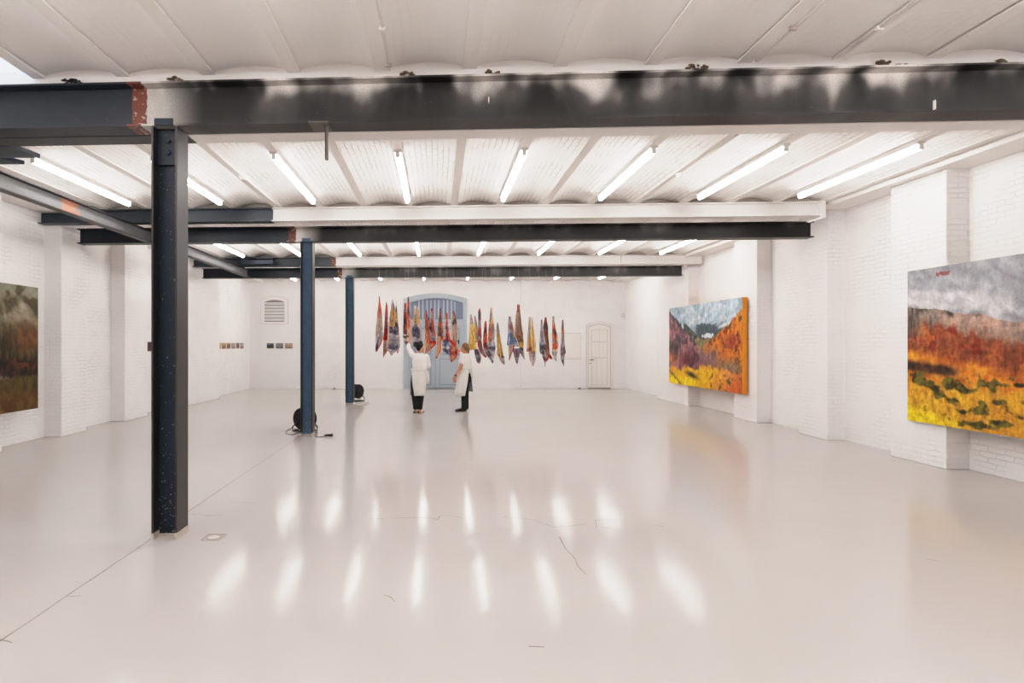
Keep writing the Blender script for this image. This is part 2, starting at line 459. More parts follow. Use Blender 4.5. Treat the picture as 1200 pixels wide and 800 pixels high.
# plates along the side walls under the arches
for i, sx in ((1, 1), (2, -1)):
    mb = MB(); a, b = sorted((sx * 6.30, sx * (XW + .02)))
    mb.box(a, b, YF - .1, YB + .05, ZC - .03, ZC + .10)
    a, b = sorted((sx * 6.30, sx * 6.36)); mb.box(a, b, YF - .1, YB + .05, ZC - .05, ZC - .03)
    struct(build(mb, 'trim_%d' % i, M['plaster']))

# ------------------------------------------------------------------ steelwork
def ibeam_poly(y0, wid, z0, z1, tf=.016, tw=.012):
    c = y0 + wid / 2; e = y0 + wid
    return [(y0, z0), (e, z0), (e, z0+tf), (c+tw/2, z0+tf), (c+tw/2, z1-tf), (e, z1-tf), (e, z1), (y0, z1), (y0, z1-tf), (c-tw/2, z1-tf), (c-tw/2, z0+tf), (y0, z0+tf)]
def cross_beam(name, x0, x1, d, wid, z0, z1, mat, label, tf=.016):
    mb = MB(); pl = ibeam_poly(0, wid, z0, z1, tf)
    n = len(pl)
    vs = [(x0, sk(x0, d) + p[0], p[1]) for p in pl] + [(x1, sk(x1, d) + p[0], p[1]) for p in pl]
    mb.add(vs, [tuple(range(n))[::-1], tuple(range(n, 2*n))] + [(i, (i+1) % n, n + (i+1) % n, n + i) for i in range(n)])
    e = empty(name, ((x0 + x1) / 2, sk((x0+x1)/2, d) + wid/2, z0))
    tag(e, label, 'beam')
    build(mb, 'beam_profile', mat, e)
    return e
ZB = 3.395
m1 = steel('front_beam_paint', -2.44, (-2.565, -2.44), spray=(3.44, 3.77, 1.0))
m2 = steel('middle_beam_paint', -2.50, (-2.634, -2.50), spray=(3.40, 3.75, .22))
m3 = steel('far_beam_paint', -2.58, (-2.70, -2.58), right=(.05, .048, .047), spray=(3.35, 3.75, .35))
b1 = cross_beam('steel_beam', -6.55, 6.55, 4.76, .21, ZB, 3.76, m1, 'large steel beam nearest the camera, navy left and black with white overspray right')
b2 = cross_beam('steel_beam', -6.42, 6.30, 10.12, .21, ZB, 3.66, m2, 'dark steel beam under the long white lintel in the middle of the hall')
b3 = cross_beam('steel_beam', -6.40, 6.40, 15.54, .21, ZB, 3.66, m3, 'farthest dark steel beam, above the hanging scarves')
u1 = cross_beam('steel_lintel', -6.6, 6.6, 5.45, .22, 3.565, ZC, steel('front_lintel_paint', -2.35, right=(.80, .77, .75), left=(.03, .032, .034)), 'steel lintel just behind the large front beam, black left and white right')
u2 = cross_beam('steel_lintel', -6.82, 6.12, 9.64, .20, 3.655, ZC, steel('middle_lintel_paint', -2.77, right=(.82, .80, .78), left=(.045, .058, .075)), 'long white painted steel lintel over the middle beam, its left end navy')
u3 = cross_beam('steel_lintel', -6.82, 6.75, 15.15, .22, 3.655, ZC, steel('far_lintel_paint', -2.68, (-2.82, -2.68), right=(.82, .80, .78), left=(.045, .055, .068)), 'white steel lintel over the farthest beam, left end grey with red primer patch')
# end plate of the white lintel
mb = MB(); mb.box(6.10, 6.17, sk(6.1, 9.63), sk(6.1, 9.86), 3.62, ZC + .01); build(mb, 'end_plate', M['white_steel'], u2)
mb = MB(); mb.prism([(6.09, 3.62), (6.17, 3.62), (5.92, 3.54), (5.89, 3.56)], 'y', sk(6.2, 9.65), sk(6.2, 9.69)); build(mb, 'gusset', M['white_steel'], u2)
mb = MB(); mb.box(4.66, 4.68, sk(4.7, 15.14), sk(4.7, 15.16), 3.66, ZC); build(mb, 'joint_line', M['gap_soft'], u3)
# stepped bearing plates at the left end of the front lintel
mb = MB(); mb.add([(-6.5, 5.75, 3.56), (-4.24, 5.75, 3.56), (-4.18, 6.10, 3.56), (-6.5, 6.10, 3.56), (-6.5, 5.75, 3.60), (-4.24, 5.75, 3.60), (-4.18, 6.10, 3.60), (-6.5, 6.10, 3.60)], [(0,1,2,3),(4,5,6,7),(0,1,5,4),(1,2,6,5),(2,3,7,6),(3,0,4,7)])
build(mb, 'bearing_plate', M['navy'], u1)
mb = MB(); mb.add([(-6.5, 6.1, 3.56), (-4.62, 6.1, 3.56), (-4.50, 6.32, 3.56), (-6.5, 6.32, 3.56), (-6.5, 6.1, 3.60), (-4.62, 6.1, 3.60), (-4.50, 6.32, 3.60), (-6.5, 6.32, 3.60)], [(0,1,2,3),(4,5,6,7),(0,1,5,4),(1,2,6,5),(2,3,7,6),(3,0,4,7)])
build(mb, 'bearing_plate', M['navy'], u1)
# splice plate and packing at the left of the far lintel
xa = (283 - VX) * 15.1 / F; xb = (320 - VX) * 15.1 / F
mb = MB(); mb.box(xa, xb, 15.10, 15.20, 3.69, 3.80); mb.box(xa - .25, xb - .02, 15.12, 15.22, 3.83, 3.87); build(mb, 'splice_plate', M['navy'], u3)

# longitudinal beam on the left, flush with the underside of the cross beams
mb = MB(); xL = -5.08
pl = [(xL - .10 + p[0], p[1]) for p in ibeam_poly(0, .12, ZB + .01, ZB + .215, .012, .01)]
mb.prism(pl, 'y', 5.2, 15.60)
lb = empty('long_beam', (xL, 10.4, ZB)); tag(lb, 'grey steel beam running into the depth along the left, orange primer patch on it', 'beam')
def long_mat():
    m, nt, b = newmat('grey_long_beam_paint'); pos, x, y, z = geopos(nt)
    n = noise_(nt, pos, 9, 4)
    c = mixc(nt, n, (.14, .14, .145), (.19, .19, .195))
    wob = math_(nt, 'MULTIPLY', math_(nt, 'SUBTRACT', noise_(nt, pos, 9, 4), .5), .6)
    yy = math_(nt, 'ADD', y, wob)
    a = math_(nt, 'MULTIPLY', math_(nt, 'GREATER_THAN', yy, 7.88), math_(nt, 'LESS_THAN', yy, 8.28))
    c = mixc(nt, a, c, (.38, .17, .115)); 
    low = math_(nt, 'SUBTRACT', 1.0, math_(nt, 'GREATER_THAN', z, ZB + .023)); c = mixc(nt, low, c, (.06, .052, .048))
    top = math_(nt, 'GREATER_THAN', z, ZB + .20); c = mixc(nt, top, c, (.02, .02, .022))
    L(nt, c, b.inputs['Base Color']); b.inputs['Roughness'].default_value = .45
    return m
build(mb, 'beam_profile', long_mat(), lb)

# columns: H sections with the open side to the camera
def column(x, d, label, k=1):
    M['column'] = column_mat(k)
    w = .212; t = .017; y1 = d + w
    e = empty('steel_column', (x, d + w/2, 0)); tag(e, label, 'column', 'steel columns down the left of the hall')
    for fx in (x - w/2, x + w/2 - t):
        build(MB().box(fx, fx + t, d, y1, 0, ZB - .002), 'column_flange', M['flange'], e, bevel=.002)
    build(MB().box(x - w/2 + t, x + w/2 - t, d + w/2 - .006, d + w/2 + .006, 0, ZB - .002), 'column_web', M['column'], e)
    mb = MB(); mb.box(x - w/2 + t + .002, x + w/2 - t - .002, d + .075, d + w/2 - .004, ZB - .30, ZB - .003)
    p = build(mb, 'fin_plate', M['column'], e)
    for zz in (-.10, -.20):
        mb = MB(); mb.disc((x, d + .068, ZB + zz), .001, .022, (0, 1, 0), .022, 6); build(mb, 'bolt', M['column'], p)
        bpy.context.view_layer.update()
    mb = MB(); mb.box(x - .075, x + .075, d - .013, d - .001, ZB - .002, ZB + .055); build(mb, 'cap_tab', M['column'], e)
    mb = MB(); mb.box(x-w/2-.003, x-w/2+t+.003, d-.003, y1+.003, 0, .05); mb.box(x+w/2-t-.003, x+w/2+.003, d-.003, y1+.003, 0, .055); mb.box(x-w/2+t, x+w/2-t, d+w/2-.010, d+w/2+.010, 0, .02)
    build(mb, 'worn_base', M['skirt'], e)
column((192.3-VX)*4.76/F, 4.76, 'dark navy steel column nearest the camera, standing at the front left')
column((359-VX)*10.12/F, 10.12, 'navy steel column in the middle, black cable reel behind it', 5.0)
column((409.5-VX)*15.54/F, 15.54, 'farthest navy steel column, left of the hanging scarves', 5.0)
# angle bracket hanging from the front beam
p0 = W(386, 150, 4.85)
mb = MB(); mb.box(p0.x - .135, p0.x + .02, 4.66, 4.86, ZB - .012, ZB - .001); mb.box(p0.x - .012, p0.x + .012, 4.72, 4.75, ZB - .29, ZB - .012); mb.box(p0.x - .012, p0.x - .005, 4.72, 4.78, ZB - .27, ZB - .012)
build(mb, 'hanging_bracket', plain('bare_steel', (.13, .115, .10), .45, .3), b1)
mb = MB(); mb.box(W(1064, 0, 4.7).x - .004, W(1064, 0, 4.7).x + .004, sk(4, 4.74), sk(4, 4.76), ZB + .005, ZB + .075); build(mb, 'white_stud', M['white_steel'], b1)
mb = MB(); mb.box(W(573, 0, 4.7).x - .004, W(573, 0, 4.7).x + .004, sk(.4, 4.84), sk(.4, 4.862), ZB + .17, ZB + .215); build(mb, 'white_stud', M['white_steel'], b1)

# ------------------------------------------------------------------ tube lights
ordn = ['leftmost', 'second from left', 'third from left', 'fourth from left', 'fourth from right', 'third from right', 'second from right', 'rightmost']
bays = [(6.88, 9.08, 'in the first lit bay behind the front beam'), (12.25, 14.5, 'in the middle bay, seen beneath the middle beam'), (17.65, 19.9, 'in the last bay before the back wall'), (1.35, 3.55, 'in an added, unseen row above the camera'), (-4.0, -1.8, 'in an added, unseen row behind the camera')]  # last two rows are out of view, added to light the near bay
MEB = {}
for bi, (a, b, where) in enumerate(bays):
    for k in range(8):
        x = -4.895 + 1.475 * k
        y0 = sk(x, a); y1 = y0 + (b - a)
        e = empty('tube_light', (x, (y0+y1)/2, ZC))
        tag(e, 'lit white fluorescent tube, %s %s' % (ordn[k], where), 'ceiling light', 'fluorescent tubes ' + where)
        mb = MB(); hw = .045 if bi < 3 else .018; mb.box(x - hw, x + hw, y0, y1, ZC - .03, ZC - .0015); build(mb, 'light_housing', M['batten'], e)  # narrow housings let the added rows shine onto the near ceiling
        mb = MB(); mb.tube([(x, y0 + .02, ZC - .064), (x, y1 - .02, ZC - .064)], .033, 12); build(mb, 'tube', M['tube'] if bi < 3 else M['tube_fill'], e, smooth=True)
        for ya_, yb_ in ((y0, y0 + .018), (y1 - .018, y1)): build(MB().box(x - .024, x + .024, ya_, yb_, ZC - .09, ZC - .0305), 'lamp_holder', M['batten'], e)

# ------------------------------------------------------------------ ceiling fittings
def conduit(x, y0, y1, label, clips=True, side=.05):
    e = empty('conduit_pipe', (x, (y0+y1)/2, ZC)); tag(e, label, 'pipe')
    mb = MB(); mb.tube([(x + side, y0, ZC - .012), (x + side, y1, ZC - .012)], .011, 8); build(mb, 'pipe', M['rib'], e, smooth=True)
    if clips:
        y = y0 + .4
        while y < y1:
            mb = MB(); mb.box(x + side - .03, x + side + .018, y, y + .022, ZC - .028, ZC - .0005); build(mb, 'pipe_clip', M['skirt'] if random.random() < .4 else M['rib'], e)
            y += .55
conduit(RX[8], 1.0, 4.80, 'thin white conduit along the ceiling joist just left of centre, nearest bay', side=.075)
conduit(2.48, 1.0, 4.65, 'thin white conduit on the ceiling joist right of centre, nearest bay', side=.075)
conduit(3.2175, 1.0, 4.6, 'thin white conduit on the second joist right of centre, nearest bay', side=-.045)
conduit(-2.6825, 5.9, 9.6, 'thin white conduit on the ceiling carrying the left smoke detector', False, .05)
conduit(3.2175, 5.7, 9.3, 'thin white conduit on the ceiling carrying the right smoke detector', False, .03)
def detector(x, y, label):
    e = empty('smoke_detector', (x, y, ZC)); tag(e, label, 'smoke detector')
    mb = MB(); mb.disc((x, y, ZC - .012), .002, .06, (0, 0, 1), .024, 24); build(mb, 'detector_base', M['plaster'], e)
    mb = MB(); mb.loft([(x, y, ZC - .06, .03, .03, 0), (x, y, ZC - .05, .045, .045, 0), (x, y, ZC - .024, .05, .05, 0)], 20); build(mb, 'detector_head', M['white_steel'], e)
detector(-2.63, 7.85, 'round white smoke detector on the ceiling, left of the first bay')
detector(3.24, 7.75, 'round white smoke detector on the ceiling, right of the first bay')
# broken plaster at the feet of the arches above the front beam
for (px, w, hgt, mt) in ((85, .17, .05, 'soot'), (207, .10, .06, 'rubble'), (478, .10, .05, 'rubble'), (575, .11, .045, 'rubble'), (803, .16, .055, 'rubble'), (1012, .26, .05, 'rubble'), (1128, .05, .04, 'rubble')):
    x = (px - VX) * 4.92 / F; y = sk(x, 4.91); mb = MB()
    for k in range(16):
        mb.ell((x + random.uniform(-w/2, w/2), y + random.uniform(-.015, .0), 3.82 + random.uniform(.0, hgt*.7)), random.uniform(.008, .03), .012, random.uniform(.005, .013), n=7, m=5)
    build(mb, 'broken_plaster', M[mt], ceiling)

# ------------------------------------------------------------------ back wall doors, louvre, hatch
DB = YB; SB = F / DB
def bx(px): return (px - VX) / SB
def bz(py): return H + (VY - py) / SB
def arch_poly(x0, x1, z0, zs, zt, n=14):
    # rectangle with a segmental top
    c = (x0 + x1) / 2; h = (x1 - x0) / 2
    pts = [(x0, z0), (x1, z0)]
    for k in range(n + 1):
        t = 1 - 2 * k / n
        pts.append((c + h * t, zs + (zt - zs) * (1 - t * t)))
    return pts
def ring_poly(mb, outer, inner, y0, y1, mi=0):
    n = len(outer)
    vs = [(p[0], y, p[1]) for y in (y0, y1) for pl in (outer, inner) for p in pl]
    fs = []
    for i in range(n):
        j = (i + 1) % n
        fs += [(i, j, n+j, n+i), (2*n+i, 3*n+i, 3*n+j, 2*n+j), (i, 2*n+i, 2*n+j, j), (n+i, n+j, 3*n+j, 3*n+i)]
    mb.add(vs, fs, mi)
# door_1 : big double door
x0, x1 = bx(473), bx(547); zs, zt = bz(349.8), bz(343.8)
d1 = struct(empty('door_1', ((x0+x1)/2, YB, 0)))
mb = MB(); ring_poly(mb, arch_poly(x0, x1, 0, zs, zt), arch_poly(x0 + .21, x1 - .14, 0.0, zs - .16, zt - .17), YB - .06, YB + .02); build(mb, 'door_frame', M['door_blue'], d1)
mb = MB(); mb.prism(arch_poly(x0 + .19, x1 - .12, bz(374.5), zs - .15, zt - .15), 'y', YB - .015, YB + .01)
tr = build(mb, 'transom_window', M['pane'], d1)
for px in (480.5, 491, 495.5, 500.5, 505, 509.5, 514, 520, 524.5, 529, 533):
    wd = .035 if px in (480.5, 533) else .055
    mb = MB(); mb.box(bx(px) - wd/2, bx(px) + wd/2, YB - .035, YB - .012, bz(373.5), bz(351.5 if 486 < px < 532 else 353.5)); build(mb, 'window_bar', M['door_blue'], tr)
mb = MB(); mb.box(x0 + .2, x1 - .13, YB - .07, YB + .01, bz(380), bz(374)); mb.box(x0 + .2, x1 - .13, YB - .09, YB - .05, bz(377.5), bz(376)); build(mb, 'transom_bar', M['door_blue'], d1)
xm = bx(510)
for (a, b, hd) in ((x0 + .2, xm - .012, False), (xm + .012, x1 - .13, True)):
    leaf = build(MB().box(a, b, YB - .03, YB + .01, .02, bz(380.5)), 'door_leaf', M['door_blue'], d1)
    for (pt, pb) in ((384, 415.5), (420, 451)):
        xa, xb = a + .13, b - .13
        mb = MB(); mb.box(xa, xb, YB - .036, YB - .026, bz(pb), bz(pt)); pn = build(mb, 'door_panel', M['door_blue_dark'], leaf)
        mb = MB()
        ni = 4 if pt < 400 else 1
        for q in range(ni):
            ya = xa + .03 + (xb - xa - .06) * q / ni; yb_ = xa + .03 + (xb - xa - .06) * (q + 1) / ni - .012
            mb.box(ya, yb_, YB - .046, YB - .034, bz(pb) + .035, bz(pt) - .035)
        build(mb, 'panel_boards', M['door_blue'] if pt > 400 else M['door_blue'], leaf)
    mb = MB(); mb.box(a + .02, a + .05, YB - .045, YB - .028, .03, bz(381)); build(mb, 'cover_strip', M['door_blue'], leaf)
    if hd:
        hx = bx(537.5); mb = MB(); mb.box(hx - .02, hx + .02, YB - .05, YB - .02, bz(403), bz(398)); mb.tube([(hx, YB - .04, bz(399.5)), (hx, YB - .09, bz(399.5)), (hx - .10, YB - .09, bz(399.5))], .011, 8)
        build(mb, 'door_handle', M['black'], leaf)
mb = MB(); mb.box(xm - .014, xm + .014, YB - .028, YB + .01, .0, bz(381)); build(mb, 'meeting_gap', M['door_blue_dark'], d1)
# door_2 : small white door
x0, x1 = bx(687.3), bx(718); zs, zt = bz(381), bz(377.3)
d2 = struct(empty('door_2', ((x0+x1)/2, YB, 0)))
mb = MB(); ring_poly(mb, arch_poly(x0, x1, 0, zs, zt), arch_poly(x0 + .05, x1 - .08, 0, zs - .06, zt - .07), YB - .03, YB + .02); build(mb, 'door_frame', M['door_white'], d2)
mb = MB(); ring_poly(mb, arch_poly(x0 - .012, x1 + .012, 0, zs + .012, zt + .012), arch_poly(x0, x1, 0, zs, zt), YB - .006, YB + .02); build(mb, 'frame_gap', M['gap_soft'], d2)
mb = MB(); mb.prism(arch_poly(x0 + .05, x1 - .08, 0.0, zs - .06, zt - .07), 'y', YB - .006, YB + .01); build(mb, 'gap_shadow', M['groove'], d2)
a, b = x0 + .062, x1 - .092
mb = MB(); mb.prism(arch_poly(a, b, .035, zs - .075, zt - .085), 'y', YB - .02, YB)
leaf = build(mb, 'door_leaf', M['door_white'], d2)
for (pt, pb) in ((386.5, 400.0), (401, 418.5), (419.5, 451)):
    xa, xb = a + .12, b - .12
    mb = MB(); mb.box(xa - .012, xb + .012, YB - .0225, YB - .019, bz(pb) - .01, bz(pt) + .012); build(mb, 'panel_gap', M['gap_soft'], leaf)
    mb = MB(); ni = 3 if pt > 410 else 4
    for q in range(ni):
        mb.box(xa + (xb - xa) * q / ni + .004, xa + (xb - xa) * (q + 1) / ni - .004, YB - .026, YB - .02, bz(pb), bz(pt))
    build(mb, 'door_panel', M['door_white'], leaf)
hx = a + .06
mb = MB(); mb.tube([(hx, YB - .02, bz(421.5)), (hx, YB - .07, bz(421.5)), (hx + .13, YB - .07, bz(421.5))], .012, 8); mb.disc((hx, YB - .026, bz(425.5)), .001, .018, (0,1,0), .012, 12); build(mb, 'door_handle', M['black'], leaf)
# window_2 : louvred vent
x0, x1 = bx(310), bx(333.6); zs, zt, z0 = bz(353.8), bz(351.3), bz(377.4)
w2 = struct(empty('window_2', ((x0+x1)/2, YB, z0)))
mb = MB(); ring_poly(mb, arch_poly(x0 - .11, x1 + .11, z0 - .06, bz(350.3), bz(347.1)), arch_poly(x0, x1, z0, zs, zt), YB - .035, YB + .02); build(mb, 'window_frame', M['plaster'], w2)
mb = MB(); ring_poly(mb, arch_poly(x0 - .125, x1 + .125, z0 - .07, bz(350.1), bz(346.7)), arch_poly(x0 - .11, x1 + .11, z0 - .06, bz(350.3), bz(347.1)), YB - .006, YB + .02); build(mb, 'frame_gap', M['gap_soft'], w2)
mb = MB(); mb.prism(arch_poly(x0, x1, z0, zs, zt), 'y', YB - .004, YB + .01); build(mb, 'vent_back', M['groove'], w2)
for q in range(6):
    za = z0 + .05 + (zs - z0 - .03) * q / 6; hh = (zs - z0) / 6 * .74
    mb = MB(); mb.add([(x0, YB - .03, za), (x1, YB - .03, za), (x1, YB - .008, za + hh), (x0, YB - .008, za + hh), (x0, YB - .024, za - .004), (x1, YB - .024, za - .004), (x1, YB - .002, za + hh), (x0, YB - .002, za + hh)], [(0,1,2,3),(4,5,6,7),(0,1,5,4),(2,3,7,6),(0,3,7,4),(1,2,6,5)])
    build(mb, 'louvre_slat', M['slat'], w2)
mb = MB(); mb.box(x0, x1, YB - .032, YB - .01, z0 - .02, z0 + .015); build(mb, 'sill', M['plaster'], w2)
# hatch panel flush in the wall
x0, x1 = bx(645), bx(680)
t3 = struct(build(MB().box(x0, x1, YB - .012, YB + .01, bz(420.3), bz(390.6)), 'trim_3', M['door_white']))
mb = MB(); ring_poly(mb, [(x0-.012, bz(420.3)-.012), (x1+.012, bz(420.3)-.012), (x1+.012, bz(390.6)+.012), (x0-.012, bz(390.6)+.012)], [(x0, bz(420.3)), (x1, bz(420.3)), (x1, bz(390.6)), (x0, bz(390.6))], YB - .005, YB + .01)
build(mb, 'hatch_gap', M['gap_soft'], t3)
# small things at the back wall
p = W(730.5, 369, 20.93); e = empty('motion_sensor', (p.x, YB - .05, p.z)); tag(e, 'small white motion sensor high in the back right corner', 'sensor')
build(MB().box(p.x - .045, p.x + .045, YB - .09, YB, p.z - .07, p.z + .07), 'sensor_case', M['slat'], e, bevel=.012)
mb = MB(); mb.ell((p.x, YB - .09, p.z - .02), .03, .02, .03, n=12, m=8); build(mb, 'sensor_lens', M['plaster'], e, smooth=True)
for px, lab in ((677.5, 'small dark wedge on the floor left of the white door'), (391.5, 'small dark wedge at the foot of the back wall left of the far column')):
    x = bx(px); mb = MB(); mb.prism([(x - .06, 0.002), (x + .06, 0.002), (x + .06, .035), (x + .03, .04)], 'y', YB - .14, YB - .07)
    tag(build(mb, 'door_wedge', M['black']), lab, 'door wedge')

# ------------------------------------------------------------------ floor access cover
M['crack_soft'] = plain('faint_gap', (.36, .315, .28), .7); M['lid'] = plain('floor_grey_lid', (.56, .53, .505), .3)
c = FL(250.5, 629.5); e = empty('floor_cover', c); tag(e, 'square floor access cover with a round lid beside the front column', 'floor cover')
t = .16
mb = MB(); ring_poly(mb, [(-t/2, -t/2), (t/2, -t/2), (t/2, t/2), (-t/2, t/2)], [(-t/2+.012, -t/2+.012), (t/2-.012, -t/2+.012), (t/2-.012, t/2-.012), (-t/2+.012, t/2-.012)], .0005, .003)
mb.v = [(c.x + v[0], c.y + v[2], v[1]) for v in mb.v]; build(mb, 'cover_rim', M['crack_soft'], e)
mb = MB(); mb.disc((c.x, c.y, .002), .05, .058, (0, 0, 1), .003, 28); build(mb, 'lid_gap', M['crack_soft'], e)
mb = MB(); mb.disc((c.x, c.y, .0015), .001, .049, (0, 0, 1), .002, 28); build(mb, 'round_lid', M['lid'], e)

# ------------------------------------------------------------------ paintings
def fr(x, y, o=4): return noise.fractal(Vector((x, y, 3.7)), 1.0, 2.1, o)
def mix3(a, b, t):
    t = max(0, min(1, t)); return tuple(a[i] + (b[i] - a[i]) * t for i in range(3))
def ss(a, b, v):
    t = max(0, min(1, (v - a) / (b - a))); return t * t * (3 - 2 * t)
def paint_canvas(name, label, xf, xb, y_far, y_near, z0, z1, fn, sidecol, nu, nv, sx):
    # canvas standing in a plane x = const; u = 0 at far end
    e = empty(name, ((xf + xb) / 2, (y_far + y_near) / 2, z0)); tag(e, label, 'painting')
    vs = []; cs = []
    for j in range(nv + 1):
        v = j / nv
        for i in range(nu + 1):
            u = i / nu
            vs.append((xf, y_far + (y_near - y_far) * u, z1 + (z0 - z1) * v)); cs.append(lin(tuple(max(0, min(255, q)) for q in fn(u, v))))
    fs = [(j*(nu+1)+i, j*(nu+1)+i+1, (j+1)*(nu+1)+i+1, (j+1)*(nu+1)+i) for j in range(nv) for i in range(nu)]
    mb = MB(); mb.add(vs, fs); o = build(mb, 'painted_canvas', M['oil'], e)
    a = o.data.color_attributes.new('Col', 'FLOAT_COLOR', 'POINT')
    for i, cc in enumerate(cs): a.data[i].color = (*cc, 1)
    t = .001 * sx
    a, b = sorted((xf + t, xb)); mb = MB(); mb.box(a, b, y_near, y_far, z0, z1); build(mb, 'stretcher_edge', plain(name + '_edge', lin(sidecol), .6, var=.15, scale=20), e)
    a, b = sorted((xb, xb + .05 * sx)); mb = MB(); mb.box(a, b, y_near + .5, y_far - .5, z1 - .5, z1 - .44); build(mb, 'hanging_rail', M['skirt'], e)

CLUMPS = []
for (cx_, cy_, rx_, ry_, am) in ((1073,441,10,7,.9),(1084,447,12,6,.8),(1097,459,8,7,.8),(1113,448,7,9,.95),(1124,453,14,9,.9),(1134,458,8,6,.7),(1161,450,16,6,.95),(1176,452,8,4,.7),(1197,452,9,4,.8),(1150,480,7,9,.95),(1130,483,12,4,.8),(1144,499,22,5,1.),(1176,497,16,5,.9),(1168,470,14,6,.6),(1192,486,14,10,.5),(1116,470,12,8,.5),(1190,470,12,5,.5)):
    d_ = 6.42 * F / (cx_ - VX); CLUMPS.append(((7.93 - d_) / 3.8, (2.596 - (H - (cy_ - VY) * d_ / F)) / 2.029, rx_ * d_ * d_ / (6.42 * F) / 3.8, ry_ * d_ / F / 2.029, am))
random.seed(5)
for q_ in range(34): CLUMPS.append((random.uniform(.46, 1), random.uniform(.70, .95), random.uniform(.01, .03), random.uniform(.015, .03), random.uniform(.6, 1)))
def art_near(u, v):
    U = u * 3.8; V = v * 2.03
    n = fr(U*1.6, V*1.6); s = fr(U*2 + V*2.4, V*7 - U*5); g = fr(U*9, V*9); gv = fr(U*16, V*3)
    hz = .245 + .115 * ss(0, .42, u) + .02 * fr(U*3, 1.2)
    # sky
    c = mix3((142, 143, 150), (164, 164, 168), .5 + s * .6)
    cloud = ss(.16, .55, .7*n + .9 * math.exp(-((v - hz + .06) / .06) ** 2) * (.55 + .6 * fr(U*4, V*4 + 9)) + .0)
    c = mix3(c, (216, 213, 214), cloud * .75 * ss(.05, .2, v))
    c = mix3(c, (118, 120, 126), ss(.1, .6, -s) * .25)
    if abs(u - .147 + .03*g) < .028 and abs(v - .045 + .018*fr(U*22, 5)) < .012 : c = mix3(c, (140, 70, 66), .8)
    if v > hz:
        k = v - hz
        c2 = mix3((150, 128, 116), (176, 140, 124), .5 + g)                    # pinkish heath
        c2 = mix3(c2, mix3((92, 88, 84), (142, 132, 122), .5 + gv), ss(.17, .05, u + .03*g) * ss(.30, .20, k))
        c2 = mix3(c2, mix3((60, 58, 48), (105, 98, 80), .5 + g), ss(.035, .012, k + .012*g) * ss(-.25, .1, fr(U*3, 4.4)))
        red = mix3((124, 62, 38), (164, 86, 50), .5 + gv); red = mix3(red, (128, 44, 28), ss(.0, .45, fr(U*5, V*6 + 3)) )
        red = mix3(red, (200, 112, 40), ss(.2, .5, fr(U*5 + 7, V*5)) * .6)
        c2 = mix3(c2, red, ss(.07, .14, k + .04*g + .02*gv))
        c2 = mix3(c2, mix3((70, 60, 54), (138, 122, 110), .5 + gv*1.3), ss(.12, .02, u + .04*g) * ss(.26, .12, k + .03*gv) * .85)
        org = mix3((205, 105, 30), (222, 140, 34), .5 + g)
        c2 = mix3(c2, org, ss(.24, .33, k + .05*n - .04*u))
        dark = mix3((52, 38, 30), (96, 60, 40), .5 + g)
        c2 = mix3(c2, dark, ss(.24, .12, u + .05*n) * math.exp(-((v - .635 - .10*u + .02*n) / .035) ** 2) * 1.35)
        yel = mix3((206, 138, 34), (222, 166, 32), .5 + n); yel = mix3(yel, (190, 130, 44), ss(-.1, .4, gv))
        c2 = mix3(c2, yel, ss(.67, .76, v + .05*n + .03*g - .05*u))
        c2 = mix3(c2, (240, 204, 20), ss(.10, .24, v - .70 - .62*u + .03*g))
        t1 = 0
        for (cu, cv, ru, rv, am) in CLUMPS:
            t1 = max(t1, am * math.exp(-((u - cu) / ru) ** 2 - ((v - cv) / rv) ** 2))
        t1 = ss(.28, .62, t1 + .55*fr(U*9 + 20, V*12) + .35*g) * ss(.64, .68, v)
        c2 = mix3(c2, mix3((34, 38, 20), (96, 92, 38), .5 + g*1.4), t1 * .9)
        c = c2
    gh = fr(U*34, V*15 + 3, 3) + .6*fr(U*14 + V*18, V*30, 2)
    lu = .3*c[0] + .59*c[1] + .11*c[2]
    return tuple((q*.88 + lu*.12) * (1 + .12*g + .17*gh*(1 if v > hz else .35)) for q in c)
